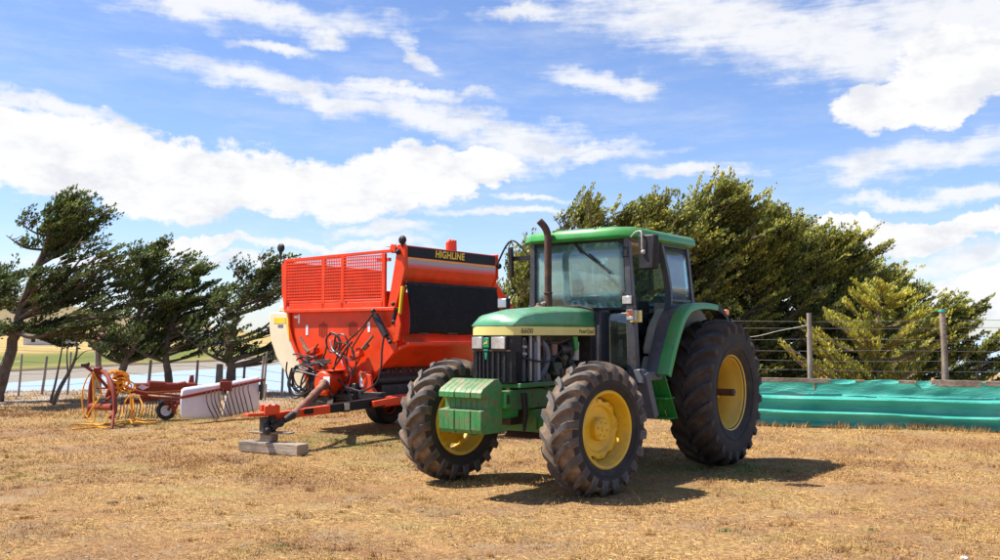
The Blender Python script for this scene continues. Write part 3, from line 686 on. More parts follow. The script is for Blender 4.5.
right_tree(868, 25, 262, [(380, 850, 935), (350, 850, 945), (325, 855, 945), (305, 860, 940), (290, 868, 935), (279, 876, 930), (271, 884, 915)], 47,
           'low dark cypress trailing off toward the sea', n=66, per=26, lean=20, depth=1.4)
right_tree(905, 21, 292, [(380, 895, 975), (362, 900, 996), (345, 900, 1003), (328, 905, 990), (315, 912, 975), (304, 925, 985), (297, 940, 978)], 48,
           'cypress beside the sea behind the second fence post, boughs reaching right', n=50, per=20, lean=45, depth=1.2, wind=(1, 0, .35), sp=.85, leafm=LEAF_R)
right_tree(965, 22.5, 322, [(382, 950, 1030), (365, 955, 1035), (350, 960, 1035), (338, 975, 1040), (326, 990, 1045)], 49,
           'low sparse cypress boughs over the sea at the right photo edge', n=22, per=18, lean=40, depth=.9, sp=.8)
right_tree(655, 26.5, 205, [(375, 600, 730), (340, 600, 735), (300, 605, 735), (265, 610, 735), (240, 620, 735), (222, 630, 735), (210, 645, 728), (204, 660, 715)], 50,
           'dark inner cypress filling the gap behind the pale-twigged one and the tallest one', n=70, per=26, lean=20, depth=1.4)
right_tree(775, 27.0, 212, [(378, 700, 850), (345, 700, 855), (305, 705, 850), (270, 715, 848), (245, 730, 840), (228, 745, 830), (218, 760, 815)], 51,
           'dark inner cypress in the second row behind the first fence post', n=84, per=26, lean=16, depth=1.5)
right_tree(845, 27.5, 248, [(380, 815, 900), (345, 815, 905), (305, 820, 905), (275, 825, 900), (258, 832, 888), (250, 840, 872)], 52,
           'dark inner cypress in the second row behind the bright young tree', n=56, per=26, lean=16, depth=1.4)
# bright young tree with visible limbs, spreading both ways
b0 = at(877, 388, 18.6); base = (b0.x, 18.6, ZB(b0.x, 18.6)); rg = np.random.default_rng(60); limbs = []
T = [P3(a, c_, 18.6, base) for a, c_ in ((877, 360), (877, 335), (879, 312), (881, 294))]
for (px, py, t) in ((785, 348, .1), (800, 336, .18), (795, 360, .08), (815, 352, .15), (812, 322, .3), (828, 316, .45), (838, 306, .6), (845, 330, .3), (850, 297, .75), (862, 290, .9), (872, 286, .95), (884, 288, .97), (897, 292, .9), (908, 298, .8), (915, 312, .6),
                    (905, 330, .3), (925, 322, .4), (935, 338, .25), (928, 352, .15), (905, 360, .1), (840, 365, .08), (860, 345, .2), (890, 348, .2), (825, 372, .05), (918, 372, .05), (850, 318, .5), (893, 312, .6), (868, 320, .4), (885, 366, .1), (862, 372, .1), (830, 340, .2), (910, 345, .15)):
    for k in range(2):
        e = P3(px+rg.normal()*5, py+rg.normal()*4, 18.6, base); limbs.append((t, (e[0], float(rg.uniform(-.7, .7)), e[2]), 8, .8))
cypress('young_cypress', base, [(0, 0, 0)]+T, .09, limbs, LEAF_Y, 60, 'bright yellow-green young tree with visible pale limbs behind the windbreak', 'tree', wind=(.2, 0, .3), leaf=.062, per=30, sp=.55, bark='pale_bark', dead=.15, outward=1.0, windw=.25, padk=1.15)

# ---------------------------------------------------------------- far farm houses
def farmhouse(x, y, L, Wd, H, wallc, roofc, rz, label):
    r = empty('farmhouse', (x, y, float(zfun(x, y))-.1), rz); tag(r, label, 'house', 'far farm buildings beyond the lagoon')
    MB().box((0, 0, H/2), (L, Wd, H)).build('wall', paint('far_wall', wallc, .8), r)
    mb = MB(); mb.prism([(-Wd/2-.3, H), (Wd/2+.3, H), (0, H+Wd*.32)], 'x', -L/2-.3, L/2+.3); mb.build('roof', paint('far_roof', roofc, .6), r)
    for k in range(3): MB().box((-L*.3+k*L*.3, -Wd/2-.02, H*.55), (1.0, .06, 1.0)).build('window', M['black'], r)
farmhouse(-92, 222, 7, 5, 2.4, (.35, .10, .07), (.40, .12, .08), .2, 'small red-roofed farmhouse across the lagoon above the hay rake hoses')
farmhouse(-100, 236, 5, 4, 2.2, (.6, .6, .58), (.4, .4, .4), 0, 'small grey hut left of the red-roofed farmhouse across the lagoon')
farmhouse(-122, 255, 12, 6, 2.6, (.6, .58, .55), (.5, .52, .55), .3, 'long pale shed across the lagoon seen under the tallest cypress')
farmhouse(-88, 280, 9, 6, 2.8, (.65, .62, .58), (.45, .45, .48), -.2, 'pale shed across the lagoon between the forked cypress and the brownish one')

# ---------------------------------------------------------------- left shore fence
root = empty('wire_fence', tuple(at(60, 380, 26.5))[:2]+(0,), 0); tag(root, 'old post and wire fence with leaning grey posts along the lagoon shore', 'fence')
ro = root.location
fp = [(18, 386, 22, 354, 25.5, .03), (41, 386, 47, 356, 26, .04), (67, 386, 71, 352, 25.5, .03), (98, 380, 98, 348, 26, .10), (147, 384, 151, 360, 26, .045), (195, 384, 198, 360, 26.3, .04), (218, 383, 220, 364, 26.3, .11), (242, 388, 245, 362, 26.3, .04),
      (259, 395, 264, 356, 23.5, .035), (262, 396, 267, 352, 23.6, .03), (264, 398, 266, 384, 23.2, .03), (281, 395, 283, 368, 25.0, .035)]
tops = []
for (ax, ay, bx, by, Yd, r) in fp:
    a = at(ax, ay, Yd); a.z = float(zfun(a.x, a.y))-.2; b_ = at(bx, by, Yd)
    MB().tube([a-ro, (a+b_)/2-ro+Vector((.01, 0, 0)), b_-ro], [r, r*.95, r*.85], 7).build('post', M['post'], root); tops.append((a, b_))
mb = MB()
for k, u in enumerate((.35, .6, .85)):
    ln = [tops[i][0].lerp(tops[i][1], u)-ro for i in (0, 1, 2, 3, 4, 5, 6, 7, 11)]
    ln = [Vector((-18, 25.5, ln[0].z))-Vector((ro.x, ro.y, 0))]+ln
    mb.tube(ln, .004, 4)
mb.build('wire', M['wire'], root)
# ---------------------------------------------------------------- right wire fence (posts behind the windbreak)
def gp(px, py, Y): return at(px, py, Y)
A0 = Vector((3.2, 17.14, 0)); A1 = Vector((10.6, 14.62, 0)); AD = (A1-A0); AL = AD.length; AD.normalize(); AN = Vector((AD.y, -AD.x, 0))   # AN faces the camera
root = empty('wire_fence', (7.2, 16.6, 0)); tag(root, 'wire fence on two tall round posts standing behind the green windbreak', 'fence'); ro = Vector((7.2, 16.6, 0))
p1 = at(809, 313, 17.0); p2 = at(942, 309, 16.3)
MB().tube([Vector((p1.x+.01, p1.y, -.1))-ro, Vector((p1.x, p1.y, 1))-ro, p1-ro], [.048, .046, .042], 10).build('post', M['post'], root)
MB().tube([Vector((p2.x+.06, p2.y, -.1))-ro, Vector((p2.x+.03, p2.y, 1))-ro, p2-ro], [.054, .052, .048], 10).build('post', M['wood'], root)
MB().tube([Vector((p2.x+.22, p2.y+.5, .1))-ro, Vector((p2.x+.02, p2.y+.05, 1.55))-ro], [.035, .03], 8).build('brace', M['wood'], root)
MB().tube([p2-ro+Vector((0, 0, -.05)), p2-ro+Vector((0, 0, -.015))], .062, 10).build('twine', paint('green_twine', (.02, .45, .33), .6), root)
d = (p2-p1); d.z = 0; d.normalize()
mb = MB()
for z in (.95, 1.12, 1.30, 1.50, 1.70, 1.83):
    pts = []
    for k in range(-5, 6):
        q = p1+d*(k*1.2); pts.append(Vector((q.x, q.y, z+.012*math.sin(k*2+z*9)))-ro)
    mb.tube(pts, .0038, 4)
mb.build('wire', M['wire'], root)
pa = at(809, 325, 17.0)-ro
MB().curve([pa, pa+Vector((-.5, .1, -.10)), pa+Vector((-1.1, .2, -.22)), pa+Vector((-2.2, .4, -.16)), pa+Vector((-3.2, .5, -.12))], .006, 4).build('loose_wire', M['pale'], root)
# ---------------------------------------------------------------- green windbreak fabric
root = empty('windbreak_fence', A0); tag(root, 'low windbreak of shiny sea-green sheeting nailed under grey boards', 'windbreak')
m = bpy.data.materials.new('sea_green_sheeting'); m.use_nodes = True; nt = m.node_tree; b = nt.nodes['Principled BSDF']
c = mixc(nt, ramp(nt, noise(nt, 1.6, 6, .6, stretch=(.6, 1, 2)), .35, .7), (.06, .50, .40), (.13, .66, .54))
c = mixc(nt, math_(nt, 'MULTIPLY', ramp(nt, noise(nt, 2.5, 6, .7, stretch=(.35, 1, 1.5)), .57, .68), .55), c, (.36, .55, .46))
nt.links.new(c, b.inputs['Base Color']); b.inputs['Roughness'].default_value = .38; b.inputs['Sheen Weight'].default_value = .2
bp = N(nt, 'ShaderNodeBump'); bp.inputs['Strength'].default_value = .9; bp.inputs['Distance'].default_value = .02
wr = noise(nt, 7, 8, .62, stretch=(.5, 1, 2.2), dist=.8)
nt.links.new(math_(nt, 'MULTIPLY', math_(nt, 'ABSOLUTE', math_(nt, 'SUBTRACT', wr, .5)), 2.2), bp.inputs['Height']); nt.links.new(bp.outputs[0], b.inputs['Normal'])
tr = N(nt, 'ShaderNodeBsdfTranslucent'); nt.links.new(c, tr.inputs[0]); mx = N(nt, 'ShaderNodeMixShader'); mx.inputs[0].default_value = .35
nt.links.new(b.outputs[0], mx.inputs[1]); nt.links.new(tr.outputs[0], mx.inputs[2]); nt.links.new(mx.outputs[0], nt.nodes['Material Output'].inputs[0])
M['sheet'] = m
HT = .80
def prof(v, s):
    """bulge toward the camera: the sheet wraps rails, sagging between them, rails wander along the run"""
    z = v*HT
    r1 = .235+.022*math.sin(s*.9+.5)+.012*math.sin(s*2.3); r2 = .49+.025*math.sin(s*.7+2)+.012*math.sin(s*1.9+1); r0 = .03+.015*math.sin(s*1.3)
    o = 0
    for r, hgt in ((r0, .13), (r1, .17), (r2, .15)):
        dz = z-r
        o = max(o, hgt*math.exp(-(dz/(.040 if dz > 0 else .085))**2))
    o += .012*math.sin(s*2.1+z*9)*math.sin(z*11)+.005*math.sin(s*6+z*5)+.003*math.sin(s*11-z*23)
    return o+.02
def sheet(u, v):
    s = u*AL; top = .03*math.sin(s*1.1)*(v > .99)
    p = AD*s+AN*prof(v, s); return Vector((p.x, p.y, .012+v*HT+top*.5))
MB().grid(sheet, 260, 44).build('sheeting', m, root)
# torn and folded flaps hanging over the boards
def flap(s0, s1, drop, seed, rise=.03):
    r = random.Random(seed); ph = r.random()*6
    def f(u, v):
        s = s0+(s1-s0)*u; w_ = math.sin(math.pi*u)**.5; z = HT+.005+rise*w_*(1-v)*(.6+.4*math.sin(u*5+ph))-drop*v*w_*(.65+.35*math.sin(u*4+ph)); o = .092+.02*v*w_+.008*math.sin(u*7+v*3+ph)
        p = AD*s+AN*o; return Vector((p.x, p.y, z))
    MB().grid(f, 40, 6).build('torn_flap', m, root)
for a in ((2.60, 3.30, .07, 1), (3.25, 3.85, .05, 2), (3.95, 4.5, .15, 4, .02), (4.90, 5.10, .14, 5, .01), (5.3, 5.9, .06, 6)): flap(*a)
# rails of grey board along the top
def board(s0, s1, z, off, h=.075):
    a = AD*s0+AN*off; b_ = AD*s1+AN*off
    MB().bar((a.x, a.y, z), (b_.x, b_.y, z-.008), .035, h).build('top_board', M['wood'], root, bevel=.006)
board(-.3, 2.66, HT+.005, .080, .075); board(3.72, 4.0, HT+.0, .118, .055); board(4.22, 4.98, HT-.015, .095, .11); board(5.03, 7.8, HT-.01, .090, .085); board(3.04, 3.2, HT+.01, .125, .035)
for s in (.5, 2.4, 4.5, 6.6): 
    a = AD*s-AN*.03; MB().box((a.x, a.y, .39), (.07, .07, .84)).build('stake', M['wood'], root)
# ================================================================ TRACTOR  (x forward, y to the driver's left = near side, z up; origin under rear axle)
TF = Frame(.93, 1.789, 11.997)
tractor = empty('tractor', TF.o, TF.rz); tag(tractor, 'green farm tractor with yellow wheels, open engine side and glass cab', 'tractor')
def T(px, py, ax, v): return TF.on(px, py, ax, v)

def tyre_mesh(parent, Rt, W, rim, nlug, lugh, mats, seg=96):
    """casing lathe + chevron lugs; axle along y, forward +x; chevron apex leads at the top"""
    Rc = Rt-lugh; h = W/2
    half = [(0, Rc), (.45*h, Rc-.006), (.80*h, Rc-.028), (.94*h, Rc-.06), (1.0*h, Rc-.13*(Rc-rim)-.06), (1.01*h, rim+.52*(Rc-rim)), (.97*h, rim+.28*(Rc-rim)), (.84*h, rim+.08*(Rc-rim)), (.76*h, rim+.01), (.72*h, rim-.012)]
    prof = [(-v, r) for v, r in half[::-1]]+half[1:]
    mats_i = [0 if min(prof[i][1], prof[i+1][1]) >= Rc-.075 else 1 for i in range(len(prof)-1)]
    mb = MB(); mb.lathe(prof, seg, mats=mats_i)
    # raised side rings
    for sgn in (1, -1):
        rr = rim+.30*(Rc-rim); mb.lathe([(sgn*.975*h, rr-.012), (sgn*1.005*h, rr), (sgn*.985*h, rr+.014)], seg, m=1)
    L = [(.0, Rc), (.12, Rc-.001), (.30, Rc-.004), (.50, Rc-.008), (.70, Rc-.018), (.86, Rc-.036), (.97, Rc-.07), (1.0, Rc-.125)]
    sweep = .70*h/Rc*1.35
    rg = random.Random(5)
    for sgn in (1, -1):
        for i in range(nlug):
            th0 = 2*math.pi*(i+(.5 if sgn < 0 else 0))/nlug+rg.uniform(-.006, .006); rings = []
            for j, (fv, rb) in enumerate(L):
                t = j/(len(L)-1); v = sgn*(fv*h if j else -.035*h*1.0)
                th = th0-sweep*(1-(1-t)**1.7)
                lw = (.030+.010*t)*(W/.5)**.5/ rb*1.15; top = rb+lugh*(1-.05*t) if j < 6 else rb+lugh*(.72 if j == 6 else .25)
                vt = v*(1.0 if j < 5 else (1.03 if j == 5 else 1.075 if j == 6 else 1.05))
                rings.append([(v, rb-.01, th-lw*1.25), (vt, top, th-lw*.80), (vt, top, th+lw*.80), (v, rb-.01, th+lw*1.25)])
            V = [[mb.bm.verts.new((r*math.sin(t_), v_, r*math.cos(t_))) for (v_, r, t_) in rg_] for rg_ in rings]
            for a, b_ in zip(V, V[1:]):
                for k in range(3): mb._f([a[k], a[k+1], b_[k+1], b_[k]], 2 if k == 1 else 0)
            mb._f(V[0], 2); mb._f(V[-1][::-1], 2)
    return mb.build('tyre', mats, parent, angle=40)

def front_wheel():
    w = MB(); rim = .365
    # scalloped disc + cone + planetary hub : the wheel part itself
    n = 96; rings = []
    def ring(fn):
        return [w.bm.verts.new(fn(2*math.pi*k/n)) for k in range(n)]
    def sc(t): return .288+.014*math.cos(8*t)-.005*math.cos(16*t)
    A = ring(lambda t: (sc(t)*math.cos(t), .030, sc(t)*math.sin(t)))
    B = ring(lambda t: ((sc(t)-.006)*math.cos(t), .054, (sc(t)-.006)*math.sin(t)))
    C_ = ring(lambda t: (.235*math.cos(t), .056, .235*math.sin(t)))
    D_ = ring(lambda t: (.185*math.cos(t), .0, .185*math.sin(t)))
    E1 = ring(lambda t: (.118*math.cos(t), -.01, .118*math.sin(t)))
    E2 = ring(lambda t: (.114*math.cos(t), .085, .114*math.sin(t)))
    E3 = ring(lambda t: (.100*math.cos(t), .10, .100*math.sin(t)))
    for a, b_ in ((A, B), (B, C_), (C_, D_), (D_, E1), (E1, E2), (E2, E3)):
        for k in range(n): w._f([a[k], b_[k], b_[(k+1) % n], a[(k+1) % n]], 0, True)
    w._f(E3, 0); w._f(A[::-1], 0)
    for k in range(6):
        t = 2*math.pi*k/6+.3; w.cyl((.072*math.cos(t), .095, .072*math.sin(t)), (.072*math.cos(t), .112, .072*math.sin(t)), .012, seg=6)
    w.cyl((0, .095, 0), (0, .108, 0), .022, seg=12)
    for k in range(8):
        t = 2*math.pi*k/8; w.cyl((.150*math.cos(t), -.005, .150*math.sin(t)), (.150*math.cos(t), .02, .150*math.sin(t)), .013, seg=6, m=1)
    for k in range(8):
        t = 2*math.pi*k/8; w.cyl((.272*math.cos(t), .05, .272*math.sin(t)), (.272*math.cos(t), .068, .272*math.sin(t)), .011, seg=6)
    wh = w.build('wheel', [M['rim'], M['rust']], tractor, angle=30)
    r = MB(); r.lathe([(-.155, rim+.018), (-.165, rim+.01), (-.160, rim-.015), (-.12, rim-.03), (-.05, rim-.05), (.02, rim-.055), (.05, rim-.05), (.085, rim-.035), (.12, rim-.03), (.160, rim-.012), (.168, rim+.004), (.160, rim+.018), (.150, rim+.016)], 80)
    for k in range(8):
        t = 2*math.pi*k/8; c, s = math.cos(t), math.sin(t); r.bar((.250*c, -.01, .250*s), (.318*c, -.01, .318*s), .07, .02, up=(0, 1, 0))
    r.build('rim', M['rim'], wh)
    r = MB(); r.lathe([(-.01, .0001), (-.01, .118)], 40); r.cyl((0, -.26, 0), (0, -.01, 0), .14, .12, 20); r.build('axle_hub', M['frame_green'], wh)
    tyre_mesh(wh, .665, .385, rim, 20, .045, [M['tread'], M['rubber'], M['lug']])
    return wh
def rear_wheel():
    w = MB(); rim = .435
    w.lathe([(-.155, .0001), (-.155, .13), (-.11, .135), (-.10, .19), (-.13, .25), (-.15, .30), (-.15, .37), (-.17, .385)], 72)
    for k in range(8):
        t = 2*math.pi*k/8; w.cyl((.155*math.cos(t), -.11, .155*math.sin(t)), (.155*math.cos(t), -.08, .155*math.sin(t)), .016, seg=6)
        t += .2; w.box((.345*math.cos(t), -.135, .345*math.sin(t)), (.05, .05, .05), rot=(0, -t, 0))
    wh = w.build('wheel', M['rim_dusty'], tractor)
    r = MB(); r.lathe([(-.19, rim+.02), (-.20, rim), (-.18, rim-.02), (-.12, rim-.045), (-.02, rim-.055), (.06, rim-.05), (.09, rim-.032), (.17, rim-.022), (.185, rim-.004), (.20, rim+.002), (.205, rim+.016), (.190, rim+.026)], 96)
    r.build('rim', M['rim_dusty'], wh)
    r = MB(); r.cyl((0, -.5, 0), (0, .235, 0), .042, seg=20); r.cyl((0, -.155, 0), (0, -.06, 0), .085, .075, 20); r.build('axle_shaft', M['rust'], wh)
    tyre_mesh(wh, .885, .52, rim, 22, .05, [M['tread_dark'], M['rubber'], M['lug_dark']])
    return wh
WB = 2.66
fwh = front_wheel(); fwh.location = (WB, .92, .655); fwh.rotation_euler = (0, .12, R(-8))
f2 = copy_tree(fwh, tractor); f2.location = (WB, -.90, .655); f2.scale = (1, -1, 1); f2.rotation_euler = (0, .5, R(-8))
rwh = rear_wheel(); rwh.location = (-.07, .985, .888)
r2 = copy_tree(rwh, tractor); r2.location = (-.07, -.985, .888); r2.scale = (1, -1, 1); r2.rotation_euler = (0, .3, 0)

# ---- axles, frame, belly
mb = MB(); mb.bar((WB, -.62, .66), (WB, .62, .66), .17, .15); mb.bar((WB, -.30, .72), (WB, .30, .72), .24, .2)
for s in (1, -1): mb.cyl((WB, s*.52, .655), (WB, s*.64, .655), .13, .15, 20)
for s in (1, -1): mb.tube([(WB, s*.60, .50), (WB, s*.60, .84)], .07, 12)
mb.build('front_axle', M['frame_green'], tractor, bevel=.01)
mb = MB(); mb.tube([(WB-.18, -.5, .60), (WB-.18, .5, .60)], .022, 8); mb.tube([(WB-.20, -.28, .60), (WB-.20, .28, .60)], .04, 10); mb.build('tie_rod', M['oily'], tractor)
mb = MB()
for s in (1, -1): mb.box((2.62, s*.235, .93), (1.42, .05, .20))
for x in (2.0, 3.25): mb.box((x, 0, .92), (.10, .42, .16))
mb.build('side_rail', M['frame_green'], tractor, bevel=.008)
mb = MB()
for s in (1, -1): mb.box((2.42, s*.33, 1.075), (1.42, .05, .045))
mb.box((3.06, 0, 1.07), (.08, .64, .04)); mb.build('hood_sill', M['frame_green'], tractor, bevel=.006)
MB().box((3.20, 0, .86), (.36, .50, .20)).box((3.33, .27, .95), (.10, .16, .16)).build('weight_carrier', M['green'], tractor, bevel=.01)
MB().box((3.33, .352, .95), (.045, .006, .09)).build('carrier_slot', M['oily'], tractor)
mb = MB(); mb.tube([(3.05, .34, 1.00), (3.04, .35, .82), (3.05, .34, .62)], [.035, .03, .015], 8); mb.build('hanging_strap', M['black'], tractor)
MB().box((2.6, 0, .78), (.9, .34, .22)).cyl((2.6, 0, .62), (1.3, 0, .62), .05).box((1.2, 0, .85), (2.2, .42, .42)).box((.1, 0, .86), (.6, .6, .46)).build('gearbox', M['oily'], tractor, bevel=.02)
mb = MB()
for s in (1, -1): mb.cyl((0, s*.25, .86), (0, s*.86, .86), .16, .11, 20)
mb.build('rear_axle', M['frame_green'], tractor)
mb = MB(); mb.box((1.62, .30, .72), (.55, .22, .34)); mb.box((1.62, -.38, .78), (.9, .3, .46)); mb.build('fuel_tank', M['oily'], tractor, bevel=.03)
MB().prism([(1.85, .62), (2.5, .58), (2.6, .50), (2.1, .44), (1.85, .5)], 'y', -.25, .25).build('belly_guard', M['rust'], tractor, bevel=.01)
# ---- suitcase weights
for k in range(8):
    y0 = -.215+k*.0655; x0, x1 = 3.37, 3.70
    mb = MB(); o = .004*(k % 3)
    mb.prism([(x0, .64), (x1-.03+o, .64), (x1+o, .68), (x1+o, .86), (x1-.10, .87), (x1-.10, .97), (x1+o, .98), (x1+o, 1.03), (x1-.03, 1.065), (x0+.12, 1.15), (x0+.05, 1.15), (x0, 1.09)], 'y', y0+.001, y0+.0645)
    mb.build('suitcase_weight', M['frame_green'], tractor, bevel=.0035)
MB().prism([(3.44, 1.045), (3.56, 1.015), (3.56, .995), (3.44, 1.02)], 'y', .297, .306).build('weight_slot', M['oily'], tractor)
MB().prism([(3.44, .95), (3.47, .95), (3.47, .86), (3.44, .86)], 'y', .297, .306).build('weight_slot', M['oily'], tractor)

# ---- hood
yb, xr, xf = .31, 1.70, 3.15
def hood_pt(x, y, z): return (x, y, z)
mb = MB(); bm = mb.bm
secs = []   # cross-sections along x: (x, half width, z stripe top, z shoulder, z centre)
for x, hw, zs, zsh, zc in ((1.68, .335, 1.655, 1.83, 1.885), (2.0, .33, 1.657, 1.83, 1.885), (2.4, .325, 1.66, 1.82, 1.87), (2.8, .318, 1.66, 1.795, 1.84), (3.00, .312, 1.66, 1.765, 1.805), (3.06, .305, 1.66, 1.745, 1.785)):
    secs.append([(x, hw, zs), (x, hw-.002, zs+.05), (x, hw-.008, zsh-.006), (x, hw-.030, zsh+.010), (x, hw*.62, zc-.020), (x, hw*.3, zc-.006), (x, 0, zc)])
full = [[(x, y, z) for x, y, z in s_]+[(x, -y, z) for x, y, z in s_[-2::-1]] for s_ in secs]
V = [[bm.verts.new(p) for p in r_] for r_ in full]
for a, b_ in zip(V, V[1:]):
    for k in range(len(a)-1): mb._f([a[k], a[k+1], b_[k+1], b_[k]], 0, True)
# nose slope down to the stripe
nose = [bm.verts.new((3.165+.035*(1-(abs(y)/.3)**2), y, 1.665)) for y in [p[1]*.985 for p in full[-1]]]
lastr = V[-1]
for k in range(len(lastr)-1): mb._f([lastr[k], lastr[k+1], nose[k+1], nose[k]], 0, True)
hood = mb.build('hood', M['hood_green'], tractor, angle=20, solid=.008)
# seams pressed in the hood top are left as the panel edge behind: dark rubber seal
mb = MB(); mb.tube([(1.675, .337, 1.58), (1.675, .337, 1.80), (1.675, .30, 1.86), (1.675, .15, 1.895), (1.675, -.15, 1.895), (1.675, -.30, 1.86), (1.675, -.337, 1.8), (1.675, -.337, 1.2)], .012, 6); mb.tube([(1.675, .337, 1.60), (1.675, .337, 1.1)], .012, 6); mb.build('hood_seal', M['black'], tractor)
# stripe
mb = MB()
path = [(1.68, .340), (2.4, .334), (3.0, .322), (3.10, .312), (3.155, .285), (3.185, .20), (3.205, 0)]
path = path+[(x, -y) for x, y in path[-2::-1]]
out = [bm for bm in ()]
Vs = []
for i, (x, y) in enumerate(path): Vs.append([mb.bm.verts.new((x, y, z)) for z in (1.572, 1.660)]+[mb.bm.verts.new((x-.012*(x > 3.05), y*.965, z)) for z in (1.660, 1.572)])
for a, b_ in zip(Vs, Vs[1:]):
    for k in range(4): mb._f([a[k], a[(k+1) % 4], b_[(k+1) % 4], b_[k]], 0, True)
mb._f(Vs[0]); mb._f(Vs[-1][::-1])
mb.build('stripe', M['stripe'], tractor, angle=30)
text_part('model_number', '6600', .075, M['text_dark'], tractor, (2.97, .3262, 1.613), (-1, .012, 0), (0, 0, 1), sx=1.25)
text_part('lettering', 'PowrQuad', .066, M['text_dark'], tractor, (1.86, .3405, 1.613), (-1, .006, 0), (0, 0, 1), sx=.95)
# ---- grille and lamps
mb = MB()
gp_ = [(3.04, .305), (3.12, .298), (3.155, .27), (3.175, .18), (3.185, 0), (3.175, -.18), (3.155, -.27), (3.12, -.298), (3.04, -.305)]
mb.hexa([(x, y, 1.10) for x, y in gp_], [(x, y, 1.572) for x, y in gp_])
mb.build('grille', M['black'], tractor, bevel=.006)
for k in range(9):   # upright ribs standing proud
    y = -.262+k*.0655; x = 3.188-.32*(abs(y)/.3)**2*.1-(.012 if abs(y) > .2 else 0)
    MB().prism([(x-.02, y-.019), (x+.012, y-.010), (x+.012, y+.010), (x-.02, y+.019)], 'z', 1.115, 1.405).build('grille_rib', M['black'], tractor)
mb = MB()
for k in range(2): mb.box((3.085, .3075, 1.26), (.07-.0*k, .012, .29))
mb.build('side_grille', M['black'], tractor, bevel=.004)
MB().box((3.19, 0, 1.42), (.016, .565, .014)).build('grille_trim', M['rust'], tractor)
for y in (-.165, .135):
    f = MB().box((3.186, y, 1.495), (.03, .185, .135)).build('headlight', M['oily'], tractor, bevel=.004)
    MB().box((3.203, y, 1.495), (.016, .168, .118)).build('lens', M['lamp'], f, bevel=.006)
e = MB().box((3.197, -.018, 1.497), (.02, .075, .10)).build('emblem', M['emblem'], tractor, bevel=.006)
# leaping deer in yellow on the plate
dz = [(-.026, -.012), (-.018, -.002), (-.008, .002), (.004, .004), (.010, .014), (.008, .026), (.013, .020), (.018, .027), (.017, .016), (.024, .012), (.018, .008), (.016, -.004), (.022, -.018), (.012, -.008), (0, -.008), (-.010, -.010), (-.022, -.022)]
MB().prism([(-.018+y, 1.497+z) for y, z in dz], 'x', 3.206, 3.210).build('deer_mark', M['yellow'], e)
MB().box((3.200, -.018, 1.425), (.022, .055, .02)).prism([(-.035, 1.40), (-.001, 1.40), (-.010, 1.33), (-.026, 1.33)], 'x', 3.196, 3.206).build('grille_clip', M['emblem'], tractor)

# ---- engine behind the open side
mb = MB(); mb.box((2.25, 0, 1.16), (.80, .36, .40)); mb.box((2.25, 0, 1.42), (.74, .26, .18)); mb.box((2.25, .05, 1.54), (.70, .18, .07))
for k in range(6): mb.box((1.98+k*.115, .19, 1.16), (.05, .05, .30))
mb.cyl((2.05, .18, 1.20), (2.05, .30, 1.20), .07); mb.cyl((2.55, .18, 1.10), (2.55, .28, 1.10), .09); mb.box((2.36, .24, 1.22), (.16, .12, .14)); mb.ball((2.20, .25, 1.33), .055)
mb.build('engine_block', M['engine'], tractor, bevel=.012)
MB().cyl((2.10, .25, 1.42), (2.28, .25, 1.42), .055).build('starter_motor', M['oily'], tractor, bevel=.005)
MB().cyl((1.92, .22, 1.30), (1.92, .22, 1.50), .05).build('fuel_filter', M['pale'], tractor, bevel=.005)
MB().box((2.42, .26, 1.42), (.10, .08, .13)).build('alternator', M['pto'], tractor, bevel=.015)
MB().cyl((2.3, .28, 1.06), (2.3, .28, 1.22), .045).build('oil_filter', M['oily'], tractor, bevel=.005)
MB().cyl((1.88, .30, 1.20), (1.93, .33, 1.20), .042).cyl((1.95, .285, 1.13), (1.95, .285, 1.20), .03).build('dust_cap', M['pale'], tractor)
MB().prism([(2.02, 1.40), (2.06, 1.56), (1.98, 1.56), (1.96, 1.42)], 'y', .27, .30).build('pump_bracket', M['green'], tractor, bevel=.005)
MB().box((2.78, 0, 1.33), (.07, .56, .46)).build('radiator', M['oily'], tractor, bevel=.01)
MB().box((2.93, 0, 1.33), (.05, .52, .44)).build('oil_cooler', M['grey'], tractor)
MB().box((2.72, .275, 1.34), (.055, .04, .46)).box((2.86, .285, 1.34), (.03, .02, .46)).build('radiator_post', M['pale'], tractor, bevel=.004)
MB().box((2.77, .285, 1.30), (.06, .02, .42)).build('shroud_edge', M['grey'], tractor, bevel=.004)
mb = MB(); mb.lathe([(2.62, .23), (2.70, .26), (2.72, .26)], 24, axis='x', c=(0, 0, 1.33)); 
mb.build('fan_shroud', M['black'], tractor, solid=.006)
mb = MB(); mb.curve([(2.70, .18, 1.54), (2.62, .28, 1.48), (2.56, .29, 1.36), (2.60, .28, 1.22), (2.66, .24, 1.12)], .033, 10); mb.build('radiator_hose', M['grey'], tractor)
mb = MB()
mb.curve([(3.02, .29, 1.35), (2.86, .32, 1.32), (2.66, .33, 1.30), (2.46, .31, 1.33), (2.3, .30, 1.42)], .010, 6)
mb.curve([(2.94, .28, 1.52), (2.92, .30, 1.36), (2.93, .29, 1.14)], .012, 6)
mb.curve([(2.5, .26, 1.54), (2.44, .29, 1.40), (2.46, .30, 1.25), (2.36, .29, 1.12)], .009, 6)
mb.curve([(2.15, .28, 1.5), (2.08, .31, 1.38), (2.16, .30, 1.28), (2.02, .30, 1.16)], .008, 6)
mb.build('engine_hose', M['hose'], tractor)
mb = MB(); mb.curve([(2.66, .29, 1.55), (2.64, .30, 1.4), (2.62, .29, 1.25), (2.58, .28, 1.12)], .008, 6); mb.curve([(2.5, .28, 1.5), (2.3, .29, 1.5), (2.1, .28, 1.55)], .008, 6); mb.curve([(2.38, .30, 1.36), (2.30, .31, 1.30), (2.24, .3, 1.2), (2.26, .3, 1.1)], .006, 6)
mb.build('fuel_line', M['rust'], tractor)
